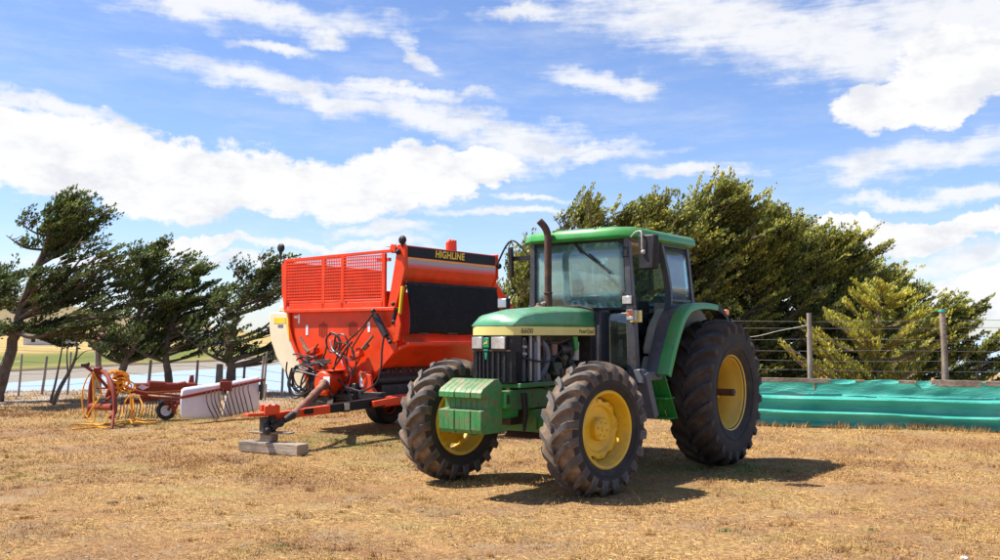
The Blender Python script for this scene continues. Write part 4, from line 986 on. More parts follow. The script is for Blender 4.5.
for z in (1.39, 1.46): MB().cyl((3.02, .305, z), (3.00, .34, z-.004), .014, seg=10).build('latch_pin', M['lamp'], tractor)
MB().box((1.72, 0, 1.35), (.03, .62, .56)).build('firewall', M['oily'], tractor)
# ---- exhaust
b0 = T(549.5, 314, 'y', -.30); x0, z0 = 1.66, 1.83
mb = MB(); mb.curve([(x0, -.30, 1.80), (x0, -.30, 2.2), (x0-.01, -.30, 2.60), (x0-.01, -.305, 2.78), (x0+.02, -.33, 2.87), (x0+.07, -.375, 2.93)], [.040]*4+[.040]*26, 12, sub=6) if False else None
pp = spline([(x0, -.30, 1.80), (x0, -.30, 2.2), (x0, -.30, 2.58), (x0, -.305, 2.74), (x0+.02, -.335, 2.83), (x0+.055, -.385, 2.90)], 6)
mb.tube(pp, [.046 if p.z < 2.06 else .040 for p in pp], 14, cap=False); mb.lathe([(2.05, .050), (2.07, .050)], 14, axis='z', c=(x0, -.30, 0)); mb.build('exhaust_pipe', M['rust'], tractor, solid=.004)
mb = MB(); mb.curve([(x0+.10, -.28, 1.84), (x0+.10, -.36, 1.90), (x0+.07, -.33, 1.94), (x0+.02, -.30, 1.95)], .014, 8); mb.curve([(x0+.05, -.44, 1.84), (x0+.05, -.44, 1.90), (x0+.05, -.37, 1.90), (x0+.05, -.37, 1.84)], .009, 6); mb.build('grab_pipe', M['pale'], tractor)
mb = MB(); mb.lathe([(1.87, .0), (1.87, .05), (1.89, .055), (1.905, .03), (1.93, .028), (1.935, 0)], 16, axis='z', c=(2.0, -.20, 0)); mb.build('filler_cap', M['pto'], tractor)

# the nose tapers on the off side
for o in tractor.children:
    if o.type == 'MESH' and o.name.split('.')[0] in ('hood', 'stripe', 'grille', 'grille_rib', 'grille_trim', 'headlight', 'hood_sill'):
        for v in o.data.vertices:
            k = min(1, max(0, (v.co.x-1.7)/1.3))
            if v.co.y < 0: v.co.y *= 1-.22*k
        if o.name.startswith('headlight'):
            for c_ in o.children:
                for v in c_.data.vertices:
                    if v.co.y < 0: v.co.y *= .78
# ---- cab
ZR = 2.665; CW = .66
Abot = (1.42, CW, 1.04); Atop = (1.46, CW-.03, ZR)
for s in (1, -1):
    cabf = MB()
    cabf.bar((1.40, s*(CW+.015), 1.04), (1.43, s*CW, 1.86), .12, .085, up=(1, 0, 0), w1=.10)
    cabf.bar((1.43, s*CW, 1.86), (1.46, s*(CW-.03), ZR), .085, .075, up=(1, 0, 0), w1=.06)
    cabf.build('front_pillar', M['frame_dark'], tractor, bevel=.008)
for a, b_, w_ in (((1.455, -CW, ZR-.02), (1.455, CW, ZR-.02), .05), ((1.425, -CW, 1.872), (1.425, CW, 1.872), .027), ((1.41, .36, 1.07), (1.41, CW, 1.07), .035)): MB().bar(a, b_, w_, w_).build('windshield_frame', M['black'], tractor)
for s in (1, -1):
    mb = MB()
    b1 = [(.72, s*(CW-.01), ZR), (.60, s*(CW+.03), 2.2), (.62, s*(CW+.05), 1.90), (.85, s*(CW+.06), 1.55), (1.00, s*(CW+.06), 1.2)]
    q = spline(b1, 4)
    for a, b_ in zip(q, q[1:]): mb.bar(a, b_, .05, .075, up=(0, 1, 0))
    mb.build('door_pillar', M['frame_dark'], tractor)
mb = MB()
for s in (1, -1):
    mb.bar((.0, s*(CW-.02), ZR), (-.08, s*(CW+.02), 1.9), .06, .06)
mb.bar((0, -CW, ZR-.02), (0, CW, ZR-.02), .05, .05); mb.bar((-.08, -CW, 1.92), (-.08, CW, 1.92), .05, .05)
for s in (1, -1): mb.bar((.02, s*(CW-.02), ZR-.01), (1.44, s*(CW-.02), ZR-.01), .05, .05); mb.bar((.60, s*(CW+.03), 1.99), (-.08, s*(CW+.02), 1.99), .03, .03)
mb.build('rear_frame', M['frame_dark'], tractor)
# glazing
def pane(name, q, mat, nu=8, bow=0, th=.005):
    q = [Vector(p) for p in q]; n = (q[1]-q[0]).cross(q[3]-q[0]).normalized()
    def f(u, v): return q[0].lerp(q[1], u).lerp(q[3].lerp(q[2], u), v)+n*bow*4*u*(1-u)
    return MB().grid(f, nu, 4).build(name, mat, tractor, solid=th)
pane('windshield', [(1.435, -CW+.02, 1.885), (1.435, CW-.04, 1.885), (1.462, CW-.06, ZR-.04), (1.462, -CW+.04, ZR-.04)], M['glass'], 12, .03)
pane('lower_window', [(1.412, .365, 1.09), (1.405, CW-.045, 1.09), (1.425, CW-.04, 1.862), (1.425, .365, 1.862)], M['dirty_glass'])
pane('lower_window', [(1.412, -.365, 1.09), (1.405, -CW+.045, 1.09), (1.425, -CW+.04, 1.862), (1.425, -.365, 1.862)], M['dirty_glass'])
pane('rear_window', [(-.08, -CW+.03, 1.94), (-.08, CW-.03, 1.94), (0, CW-.05, ZR-.04), (0, -CW+.05, ZR-.04)], M['inner_glass'])
pane('side_window', [(.575, CW+.035, 2.01), (-.06, CW+.022, 2.01), (.0, CW-.012, ZR-.04), (.68, CW-.005, ZR-.04)], M['clear_glass'])
pane('side_window', [(.575, -CW-.035, 2.01), (-.06, -CW-.022, 2.01), (.0, -CW+.012, ZR-.04), (.68, -CW+.005, ZR-.04)], M['inner_glass'])
pane('far_door_window', [(1.40, -CW, 1.5), (.70, -CW-.04, 1.5), (.70, -CW+.005, ZR-.04), (1.44, -CW+.02, ZR-.04)], M['inner_glass'])
mb = MB(); mb.bar((1.36, -CW-.01, 1.05), (.98, -CW-.01, 1.05), .04, .06); mb.bar((1.40, -CW-.005, 1.5), (.74, -CW-.03, 1.5), .03, .03); mb.build('far_door_frame', M['frame_dark'], tractor)
# seals around the side glass
# roof
def roof_ring(dx, dy, z):
    x0_, x1_, y_ = -.12-dx, 1.60+dx, .765+dy; c = .09
    return [(x0_, -y_+c, z), (x0_+c, -y_, z), (x1_-c*1.6, -y_, z), (x1_, -y_+c*2.0, z), (x1_+.02, 0, z), (x1_, y_-c*2.0, z), (x1_-c*1.6, y_, z), (x0_+c, y_, z), (x0_, y_-c, z)]
mb = MB(); rings = [roof_ring(-.03, -.03, 2.655), roof_ring(0, 0, 2.675), roof_ring(-.005, -.005, 2.735), roof_ring(-.035, -.035, 2.775), roof_ring(-.16, -.16, 2.80), roof_ring(-.5, -.5, 2.81)]
V = [[mb.bm.verts.new(p) for p in r_] for r_ in rings]
for a, b_ in zip(V, V[1:]):
    for k in range(9): mb._f([a[k], a[(k+1) % 9], b_[(k+1) % 9], b_[k]])
mb._f(V[0][::-1]); mb._f(V[-1]); mb.build('roof', M['green'], tractor, bevel=.008, angle=50)
mb = MB()
for x in (.35, .95): mb.box((x, 0, 2.796), (.02, 1.24, .03))
for y in (-.28, .28): mb.box((1.50, y, 2.775), (.17, .02, .03))
mb.build('roof_seam', M['green'], tractor, bevel=.004)
MB().box((.72, 0, 2.62), (1.40, 1.2, .06)).box((.5, .35, 2.57), (.5, .4, .06)).build('headliner', M['beige'], tractor, bevel=.01)
# wiper
mb = MB(); mb.tube([(1.50, -.02, 2.62), (1.51, .06, 2.52)], .014, 6); mb.tube([(1.50, -.05, 2.64), (1.515, .12, 2.50), (1.51, .42, 2.28)], [.014, .010, .007], 6); mb.bar((1.503, .16, 2.50), (1.500, .44, 2.26), .012, .014); mb.box((1.44, .10, 2.60), (.05, .14, .07)); mb.build('wiper', M['black'], tractor)
# interior
mb = MB(); sw = Vector((1.08, .02, 2.03)); ax = Vector((-.62, 0, .78)).normalized(); xx = Vector((0, 1, 0)); yy_ = ax.cross(xx)
ring = [sw+(xx*math.cos(t)+yy_*math.sin(t))*.20 for t in [2*math.pi*k/28 for k in range(29)]]
mb.tube(ring, .016, 8, cap=False)
for a in (1.57, 3.7, 5.75): mb.tube([sw-ax*.02, sw+(xx*math.cos(a)+yy_*math.sin(a))*.2], .011, 6)
mb.tube([sw, sw-ax*.32], [.03, .035], 10); mb.build('steering_wheel', M['black'], tractor)
MB().prism([(1.40, 1.2), (1.02, 1.2), (1.05, 1.72), (1.22, 1.86), (1.40, 1.86)], 'y', -.24, .24).build('dashboard', M['frame_dark'], tractor, bevel=.02)
mb = MB(); mb.grid(lambda u, v: (1.26-.0*u+.08*math.sin(u*3.14)*0, -.23+.46*u, 1.862+.055*math.sin(math.pi*u)*math.sin(math.pi*v)+(v-.5)*0), 2, 2) if False else None
mb.box((1.24, 0, 1.88), (.20, .40, .05)); mb.build('instrument_cover', M['beige'], tractor, bevel=.02)
MB().box((.62, 0, 1.12), (1.6, 1.30, .05)).build('cab_floor', M['black'], tractor)
MB().box((-.05, 0, 1.5), (.05, 1.2, .82)).build('rear_panel', M['beige'], tractor, bevel=.01)
mb = MB(); mb.box((.38, .02, 1.62), (.48, .48, .12)); mb.box((.38, .02, 1.36), (.34, .34, .40)); mb.build('seat', M['seat'], tractor, bevel=.04)
MB().prism([(.14, 1.62), (.26, 1.62), (.18, 2.0), (.08, 2.0)], 'y', -.18, .20).build('seat_backrest', M['seat'], tractor, bevel=.04)
MB().bar((.52, .34, 1.80), (.2, .34, 1.83), .07, .07).tube([(.3, .34, 1.6), (.28, .34, 1.8)], .02).build('armrest', M['black'], tractor, bevel=.02)
# brownish fender/trim mass inside the door opening
mb = MB()
mb.prism([(.50, 1.90), (.66, 1.88), (.88, 1.66), (.98, 1.44), (.98, 1.36), (.40, 1.36), (.40, 1.9)], 'y', CW-.10, CW+.005)
mb.prism([(.98, 1.33), (1.06, 1.18), (.50, 1.18), (.50, 1.33)], 'y', CW-.10, CW+.012); mb.build('side_trim', M['beige'], tractor, bevel=.012)
MB().box((-.0, CW-.2, 1.75), (.5, .28, .45)).build('fender_console', M['beige'], tractor, bevel=.02)
mb = MB(); mb.tube([(.93, CW+.03, 1.42), (.80, CW+.05, 1.62)], [.010, .016], 8); mb.box((.79, CW+.04, 1.64), (.05, .03, .05)); mb.build('door_strut', M['grey'], tractor)
mb = MB(); mb.box((1.10, .40, 1.64), (.10, .09, .52)); mb.box((1.22, .54, 1.72), (.10, .02, .40)); mb.build('control_column', M['black'], tractor, bevel=.02)
MB().box((1.02, .44, 1.86), (.09, .13, .30)).build('monitor', M['black'], tractor, bevel=.02)
mb = MB()
for k, (x, y, h_) in enumerate(((.85, -.36, .30), (.80, -.40, .34), (.88, -.42, .26))): mb.tube([(x, y, 1.68), (x+.03, y+.01, 1.68+h_)], .008, 6)
mb.build('control_lever', M['black'], tractor)
mb = MB()
for k, (x, y, h_) in enumerate(((.85, -.36, .30), (.80, -.40, .34), (.88, -.42, .26))): mb.ball((x+.03, y+.01, 1.69+h_), .022)
mb.build('lever_knob', M['red_lens'], tractor)
MB().box((.7, -.45, 1.45), (.8, .28, .44)).build('right_console', M['black'], tractor, bevel=.03)
# lights on near pillar and far one
mb = MB(); mb.box((1.56, .70, 1.955), (.07, .135, .105)); mb.bar((1.48, .68, 1.90), (1.56, .70, 1.91), .02, .02); lmp = mb.build('cab_lamp', M['oily'], tractor, bevel=.008)
MB().box((1.600, .70, 1.957), (.02, .115, .085)).build('lens', M['lamp'], lmp, bevel=.006)
mb = MB(); mb.box((1.53, .725, 1.79), (.04, .10, .115)); ind = mb.build('indicator', M['pale'], tractor, bevel=.004)
MB().box((1.555, .71, 1.815), (.022, .08, .05)).build('orange_lens', M['orange_lens'], ind, bevel=.004)
MB().box((1.555, .71, 1.762), (.018, .08, .04)).build('clear_lens', M['lamp'], ind, bevel=.004)
MB().box((1.46, .735, 1.78), (.06, .12, .13)).build('lamp_bracket', M['stripe'], tractor, bevel=.006)
bl = T(514, 302, 'y', -.72)
mb = MB(); mb.box((1.60, -.98, 1.955), (.07, .145, .125)); mb.bar((1.46, -.70, 1.88), (1.58, -.97, 1.87), .02, .02); mb.box((1.58, -.97, 1.86), (.05, .06, .07)); lmp = mb.build('cab_lamp', M['oily'], tractor, bevel=.008)
MB().box((1.637, -.98, 1.957), (.012, .125, .105)).build('lens', M['chrome'], lmp, bevel=.006)
MB().box((1.52, .655, 2.50), (.05, .05, .12)).build('pillar_lamp', M['black'], tractor, bevel=.008)
MB().box((1.50, .71, 1.31), (.02, .02, .04)).build('reflector', M['rust'], tractor)
# mirrors
mb = MB()
c0 = T(650, 249, 'y', .98)
mb.hexa([(1.64, .86, 2.28), (1.66, 1.06, 2.28), (1.60, 1.10, 2.28), (1.56, .88, 2.28)], [(1.64, .86, 2.66), (1.66, 1.06, 2.66), (1.60, 1.10, 2.66), (1.56, .88, 2.66)])
mr = mb.build('mirror', M['black'], tractor, bevel=.02)
mb = MB(); mb.curve([(1.50, .70, 2.66), (1.58, .80, 2.70), (1.66, .90, 2.70), (1.68, .93, 2.66), (1.675, .93, 2.50)], .010, 8); mb.ball((1.665, .94, 2.47), .028); mb.build('mirror_arm', M['pale'], mr)
mb = MB(); mb.hexa([(1.50, -.93, 2.28), (1.47, -1.00, 2.28), (1.43, -.99, 2.28), (1.46, -.92, 2.28)], [(1.56, -.90, 2.64), (1.53, -.98, 2.64), (1.49, -.97, 2.64), (1.52, -.89, 2.64)])
mr = mb.build('mirror', M['black'], tractor, bevel=.015)
mb = MB(); mb.bar((1.46, -.68, 2.50), (1.48, -.98, 2.50), .04, .05); mb.curve([(1.46, -.70, 2.52), (1.5, -.94, 2.72), (1.54, -1.12, 2.45), (1.50, -1.16, 2.42)], .012, 6); mb.ball((1.48, -1.15, 2.42), .04); mb.build('mirror_arm', M['black'], mr)

# ---- fenders
FP = [(1.20, 1.14), (1.03, 1.45), (.86, 1.71), (.76, 1.82), (.62, 1.905), (.42, 1.95), (.10, 1.965), (-.18, 1.95)]
FB = [(-.18, 1.95), (-.36, 1.90), (-.50, 1.80), (-.60, 1.66)]
def strip(P, y0, y1, t=.03):
    mb = MB(); q = [Vector((x, 0, z)) for x, z in P]; q = [Vector((p.x, 0, p.z)) for p in spline(q, 5)]
    secs = []
    for i, p in enumerate(q):
        d = (q[min(i+1, len(q)-1)]-q[max(0, i-1)]).normalized(); n = Vector((d.z, 0, -d.x));
        if n.z < 0 and n.x < 0: n = -n
        n = n if n.dot(Vector((p.x, 0, p.z-.86))) > 0 else -n
        o = p; secs.append([(o.x, y0, o.z), (o.x, y1-.03, o.z), (o.x-n.x*.008, y1-.008, o.z-n.z*.008), (o.x-n.x*.03, y1, o.z-n.z*.03), (o.x-n.x*.075, y1, o.z-n.z*.075), (o.x-n.x*.075, y1-.02, o.z-n.z*.075), (o.x-n.x*t, y1-.03, o.z-n.z*t), (o.x-n.x*t, y0, o.z-n.z*t)])
    V = [[mb.bm.verts.new(p) for p in s_] for s_ in secs]
    for a, b_ in zip(V, V[1:]):
        for k in range(8): mb._f([a[k], a[(k+1) % 8], b_[(k+1) % 8], b_[k]], 0, True)
    mb._f(V[0]); mb._f(V[-1][::-1]); return mb
for s in (1, -1):
    f = strip(FP, .845, .99).build('fender', M['green'], tractor, angle=35); f.scale = (1, s, 1)
    g = strip(FB, .80, .99).build('fender_extension', M['black'], f)
    g = strip([(x-.006, z-.006) for x, z in FP], .69, .844).build('fender_trim', M['frame_dark'], f)
    mb = MB(); mb.prism([(x-.01 if i < len(FP) else x, z-.03) for i, (x, z) in enumerate(FP+FB[1:])]+[(-.55, 1.3), (.0, 1.15), (.6, 1.12)], 'y', .675, .688); mb.build('inner_fender', M['beige'], f)
    o = MB().box((-.50, .95, 1.86), (.04, .06, .07)).build('reflector', M['orange_lens'], f, bevel=.006)
# side battery/step assembly
mb = MB(); mb.box((1.16, .74, 1.12), (.46, .18, .10)); mb.bar((1.40, .77, 1.16), (1.22, .79, .66), .10, .14, up=(0, 1, 0)); mb.box((1.40, .75, 1.12), (.10, .12, .16)); mb.build('step_bracket', M['grey'], tractor, bevel=.012)
mb = MB(); mb.bar((1.02, .80, 1.10), (.80, .84, .62), .018, .13, up=(0, 1, 0)); mb.bar((1.02, .66, 1.10), (.80, .70, .62), .018, .13, up=(0, 1, 0))
for z, x in ((.86, .91), (.63, .84)): mb.box((x+.03, .76, z), (.24, .24, .022))
mb.build('step', M['green'], tractor, bevel=.004)
MB().box((1.05, .55, .92), (.5, .22, .36)).build('battery_box', M['oily'], tractor, bevel=.02)
# ================================================================ BALE PROCESSOR  (x forward toward the hitch, y to the discharge side = near, z up; origin under the front wall)
HF = Frame(R(54.4), -2.593, 15.339)
bale = empty('bale_processor', HF.o, HF.rz); tag(bale, 'large orange-red trailed bale processor with black rubber discharge flap', 'farm machine')
def H(px, py, x=.06): return HF.on(px, py, 'x', x)
def Hy(px, py, y=1.3): return HF.on(px, py, 'y', y)
BK = -2.45
# hopper cross-section (y,z)
sec = [(-1.22, 1.97), (-1.19, 1.74), (-1.12, 1.52), (-.98, 1.30), (-.80, 1.02), (-.64, .74), (-.30, .66), (.30, .66), (.62, .78), (.95, 1.12), (1.22, 1.37), (1.22, 1.97)]
MB().prism(sec, 'x', -.05, .0).build('front_wall', M['orange'], bale, bevel=.006)
MB().prism(sec, 'x', BK-.04, BK).build('rear_wall', M['orange'], bale, bevel=.006)
# skin of the hopper, open on the discharge side above the lip
def skin(P, x0, x1, t=.02):
    mb = MB()
    for (a, b_) in zip(P, P[1:]):
        d = Vector((0, b_[0]-a[0], b_[1]-a[1])).normalized(); n = Vector((0, -d.z, d.y))*t
        mb.hexa([(x0, a[0], a[1]), (x1, a[0], a[1]), (x1, b_[0], b_[1]), (x0, b_[0], b_[1])], [(x0, a[0]+n.y, a[1]+n.z), (x1, a[0]+n.y, a[1]+n.z), (x1, b_[0]+n.y, b_[1]+n.z), (x0, b_[0]+n.y, b_[1]+n.z)])
    return mb
skin(sec[:8], BK, -.05).build('hopper', M['orange'], bale)
# trough floor and lower lip on the discharge side
MB().prism([(.86, 1.06), (.95, 1.13), (1.22, 1.33), (1.44, 1.41), (1.44, 1.45), (1.20, 1.40), (.92, 1.17), (.84, 1.10)], 'x', BK, -.02).build('side_lip', M['orange'], bale, bevel=.006)
MB().box(((BK)/2, 1.43, 1.45), (-BK, .07, .05)).build('lip_rail', M['orange'], bale, bevel=.008)
MB().prism([(1.36, 1.475), (1.30, 1.60), (1.26, 1.60), (1.32, 1.475)], 'x', BK, -.02).build('lip_panel', M['orange'], bale)
MB().box((BK/2, .55, 1.75), (-BK-.1, .05, 1.1)).build('inner_baffle', M['orange_worn'], bale)
# rotor and dark running gear seen under the trough
mb = MB(); mb.box((-1.22, .40, .98), (2.3, .06, .30)); mb.cyl((BK+.1, .60, .86), (-.1, .60, .86), .13, seg=12); mb.cyl((BK+.1, .45, .62), (-.1, .45, .62), .22, seg=18); mb.box((-1.2, .55, .62), (2.2, .55, .34)); mb.build('running_gear', M['oily'], bale, bevel=.01)
rr = random.Random(4); mb = MB()
for k in range(60):
    mb.box((-.15-k*.038, .90+rr.uniform(-.02, .02), 1.015+rr.uniform(-.012, .012)), (.026, .05, .045), rot=(rr.uniform(-.5, .5), 0, rr.uniform(-.4, .4)))
mb.build('drive_chain', M['rust'], bale)
MB().bar(HF.on(373, 404, 'y', 1.16), HF.on(440, 391, 'y', 1.16), .06, .085).build('lower_rail', M['orange'], bale, bevel=.006)
sp_ = [HF.on(px, py, 'x', .13) for px, py in ((361, 371), (371, 375), (373, 391), (384, 400), (381, 405), (366, 397), (364, 384))]
MB().prism([(p.y, p.z) for p in sp_], 'x', .11, .15).build('side_support', M['orange'], bale, bevel=.006)
MB().bar((-.1, .62, .84), (BK, .62, .84), .04, .10).box((-.9, .68, .80), (.2, .06, .12)).build('inner_rail', M['orange_worn'], bale, bevel=.006)
# ledge
MB().box((.02, -.02, 1.985), (.14, 2.50, .055)).build('front_ledge', M['orange'], bale, bevel=.008)
MB().box((.0, -.14, 2.055), (.05, 2.16, .11)).build('kick_board', M['orange'], bale, bevel=.004)
# mesh guard at the front
gy0, gy1, gz0, gz1 = -1.35, .95, 2.10, 2.86
for y, wd in ((-1.33, .07), (-.40, .07), (.04, .07), (.94, .075)):
    MB().box((.0, y, (2.0+gz1)/2+.01), (.05, wd, gz1-2.0)).build('guard_post', M['orange'], bale, bevel=.006)
MB().bar((0, -1.37, 2.855), (0, 1.27, 2.905), .05, .05, up=(0, 0, 1)).build('top_rail', M['orange'], bale, bevel=.006)
MB().box((.0, -.14, 2.135), (.045, 2.16, .035)).build('guard_rail', M['orange'], bale, bevel=.004)
mb = MB(); y = -1.29
while y < .90: mb.box((.014, y, 2.485), (.006, .017, .70)); y += .038
z = 2.19
while z < 2.84: mb.box((.020, -.19, z), (.006, 2.2, .020)); z += .050
mb.build('guard_mesh', M['orange'], bale)
# far side guard: closer, heavier grid
mb = MB(); x = -.05
while x > BK: mb.box((x, -1.33, 2.40), (.064, .012, .80)); x -= .072
z = 2.05
while z < 2.79: mb.box((BK/2, -1.325, z), (-BK, .012, .052)); z += .066
mb.build('side_mesh', M['orange'], bale)
MB().bar((0, -1.34, 2.80), (BK, -1.34, 2.80), .04, .05).box((BK, -1.34, 2.4), (.06, .05, .84)).build('side_frame', M['orange'], bale, bevel=.005)
MB().prism([(-1.36, 2.84), (-1.46, 2.80), (-1.44, 2.3), (-1.36, 2.0)], 'x', -.05, .0).build('corner_plate', M['orange'], bale, bevel=.004)
# cream side tank, curved like the hopper
cr = [(-1.24, 1.97), (-1.66, 1.98), (-1.70, 1.94), (-1.70, 1.72), (-1.66, 1.50), (-1.52, 1.22), (-1.30, .96), (-1.05, .74), (-.84, .66), (-.72, .74), (-.86, 1.0), (-1.04, 1.28), (-1.17, 1.52), (-1.23, 1.74)]
t_ = MB().prism(cr, 'x', -1.9, .05).build('side_tank', M['cream'], bale, bevel=.03)
MB().box((-.1, -1.38, 2.03), (.22, .22, .09)).build('tank_cap', M['cream'], t_, bevel=.02)
MB().box((.053, -1.42, 1.83), (.004, .30, .095)).build('warning_label', M['yellow'], t_)
MB().box((.053, -1.40, 1.735), (.004, .13, .05)).build('data_label', M['grey'], t_)
MB().prism([(-1.215, 1.95), (-1.245, 1.95), (-1.235, 1.72), (-1.19, 1.50), (-1.165, 1.50), (-1.20, 1.74)], 'x', .004, .054).build('edge_trim', M['yellow'], bale)
pth = [(-1.24, 1.97), (-1.23, 1.74), (-1.15, 1.50), (-1.02, 1.28), (-.84, 1.0), (-.70, .74), (-.62, .60), (-.60, .52)]
mb = MB()
for a, b_ in zip(pth, pth[1:]): mb.bar((.03, a[0]+.02, a[1]), (.03, b_[0]+.02, b_[1]), .06, .035, up=(1, 0, 0))
mb.build('edge_flange', M['orange'], bale)
# hood above the discharge
def pr(P, x0, x1, name, mat, par=bale, bevel=0): return MB().prism(P, 'x', x0, x1).build(name, mat, par, bevel=bevel)
up_ = pr([(1.36, 2.98), (1.36, 2.60), (1.22, 2.36), (1.18, 2.36), (1.31, 2.61), (1.31, 2.95), (.9, 2.98)], BK, -.04, 'discharge_hood', M['orange'], bevel=.006)
pr([(1.3605, 2.800), (1.366, 2.800), (1.366, 2.962), (1.3605, 2.962)], BK+.04, -.08, 'name_panel', M['decal_black'], up_)
pr([(1.3605, 2.762), (1.366, 2.762), (1.366, 2.794), (1.3605, 2.794)], BK+.04, -.08, 'pinstripe', paint('orange_pinstripe', (.95, .36, .05), .4), up_)
pr([(1.3605, 2.63), (1.364, 2.63), (1.364, 2.761), (1.3605, 2.761)], BK+.04, -.08, 'fade_decal', M['fade'], up_)
text_part('lettering', 'HIGHLINE', .155, M['yellow'], up_, (-1.12, 1.372, 2.885), (-1, 0, 0), (0, 0, 1), shear=.10, offset=.006, sx=1.02)
# end plates of the hood
pr([(1.37, 3.0), (1.37, 2.60), (1.30, 2.36), (1.18, 2.02), (1.02, 2.02), (1.10, 2.4), (1.22, 2.99)], -.04, 0.0, 'hood_end', M['orange'], bevel=.005)
pr([(1.38, 3.0), (1.38, 2.60), (1.23, 2.34), (1.0, 2.3), (1.0, 3.0)], BK-.03, BK, 'hood_end', M['orange'], bevel=.005)
MB().box((BK/2, -.2, 2.9), (.06, .3, .06)).box((BK/2-.3, 1.0, 2.75), (.06, .6, .06)).build('hood_brace', M['orange_worn'], bale)
# rubber flap, bowed outward, frayed lower edge
def flap_(u, v):
    x = -.03+(BK+.05+.03)*u; y = 1.38+.10*math.sin(v*2.0)+.012*math.sin(u*7); z = 2.395-.80*v-.03*math.sin(v*3.1)+.012*math.sin(u*9)*v
    return Vector((x+.03*v, y, z))
fl = MB().grid(flap_, 40, 16).build('rubber_flap', M['mat'], bale, solid=.018)
MB().box((-1.22, 1.385, 2.392), (2.40, .03, .045)).build('flap_clamp', M['decal_black'], bale, bevel=.006)
for x, wd in ((-.32, .20), (-1.05, .26)): MB().box((x, 1.485, 1.605), (wd, .03, .03)).build('flap_weight', M['rust'], fl, bevel=.008)
pr([(1.10, 1.60), (1.34, 2.33), (1.28, 2.36), (1.0, 1.62)], -.10, -.06, 'side_wing', M['orange'], bevel=.004)
mb = MB(); mb.bar((.02, 1.345, 2.33), (.03, 1.30, 1.90), .035, .05, up=(1, 0, 0)); mb.build('lever', M['yellow'], bale, bevel=.006)
mb = MB(); mb.prism([(1.30, 1.93), (1.36, 1.75), (1.30, 1.50), (1.18, 1.44), (1.22, 1.60), (1.10, 1.66), (1.25, 1.80)], 'x', .02, .07); mb.build('lever_plate', M['orange'], bale, bevel=.006)
MB().tube([(.05, 1.24, 2.0), (.05, 1.18, 1.78)], .03, 10).ball((.05, 1.20, 1.78), .045).build('lever_joint', M['black'], bale)
mb = MB()
a, b_ = H(375, 315, .12), H(386, 336, .12); mb.cyl(a, b_, .055, seg=14); mb.cyl(b_, H(390, 342, .12), .022, seg=10); mb.ball(H(373, 311, .12), .04); mb.ball(H(390, 342, .12), .035)
mb.build('hydraulic_cylinder', M['hose'], bale)
MB().box(H(346, 302, .02)+Vector((0, 0, .0)), (.02, .02, .02)).build('bolt', M['oily'], bale)
# louvre vents
for (cx, cy) in ((323, 330), (353, 329)):
    c = H(cx, cy, .003)
    for k in range(5):
        hgt = .26-.07*abs(k-2)/2; MB().box((.002, c.y+(k-2)*.042, c.z), (.008, .017, hgt)).build('vent_slot', M['rake_red'], bale)
for (px, py, w_, h_) in ((299, 319, .035, .15), (307, 330, .05, .17), (296, 317, .09, .035), (369, 327, .05, .16), (374, 375, .0, .0)):
    if w_: c = H(px, py, .003); MB().box((.003, c.y, c.z), (.006, w_, h_)).build('label', M['white'], bale)
# PTO gearbox housing, driveline, hitch
g = MB().box((.20, .0, .80), (.40, .22, .36)).cyl((-.0, .0, .82), (.42, .0, .82), .19, seg=20); gb = g.build('gearbox', M['orange'], bale, bevel=.03)
c = H(335, 379, .45); MB().box((.445, .14, .86), (.006, .14, .13)).build('label', M['white'], gb)
mb = MB(); mb.box((.18, .02, 1.015), (.40, .40, .022)); mb.build('gearbox_cover', M['orange'], gb, bevel=.006)
hit = HF.on(268, 430, 'y', 1.02)
pa = Vector((.48, .12, .80)); pb = HF.on(293, 415, 'y', 1.17)
mb = MB(); mb.cyl(pa, pa.lerp(pb, .45), .058, seg=14); mb.cyl(pa.lerp(pb, .42), pb, .05, seg=14); mb.ball(pa, .09)
dl = mb.build('driveline', M['pto'], bale)
pc = HF.on(267, 431, 'y', 1.17)
mb = MB(); mb.cyl(pb, pb.lerp(pc, .35), .06, .04, 12); mb.ball(pb.lerp(pc, .5), .06, sc=(1, 1, 1)); mb.cyl(pb.lerp(pc, .45), pb.lerp(pc, .85), .035, .05, 12); mb.ball(pc, .055); mb.box(pb.lerp(pc, .65), (.12, .09, .05)); mb.build('universal_joint', M['oily'], bale, bevel=.004)
# tongue
ty = 1.05
mb = MB(); mb.bar((2.30, ty, .475), (-.2, ty, .56), .10, .10, w1=.13, h1=.15); mb.build('tongue', M['orange'], bale, bevel=.01)
MB().bar((1.30, ty, .512), (.15, ty, .552), .112, .118, w1=.137, h1=.150).build('tongue_patch', M['decal_black'], bale)
MB().box((.98, ty+.075, .53), (.10, .012, .10)).build('worn_patch', M['pale'], bale)
mb = MB(); mb.bar((-.2, ty, .56), (BK, ty, .60), .14, .16); mb.build('chassis_beam', M['orange'], bale, bevel=.01)
mb = MB(); mb.bar((.1, 1.05, .62), (.1, -.8, .62), .12, .14); mb.bar((-1.5, 1.05, .58), (-1.5, -.9, .58), .12, .14); mb.bar((1.2, .98, .50), (.1, -.1, .56), .09, .10); mb.build('cross_beam', M['black'], bale, bevel=.01)
mb = MB(); mb.bar((2.75, ty-.03, .52), (2.20, ty-.03, .50), .11, .045); mb.box((2.40, ty, .60), (.26, .06, .09)); mb.box((2.40, ty+.08, .57), (.26, .03, .12)); mb.cyl((2.34, ty-.05, .62), (2.34, ty+.10, .62), .03); mb.cyl((2.46, ty-.05, .62), (2.46, ty+.10, .62), .03); mb.build('hitch_clevis', M['orange_worn'], bale, bevel=.006)
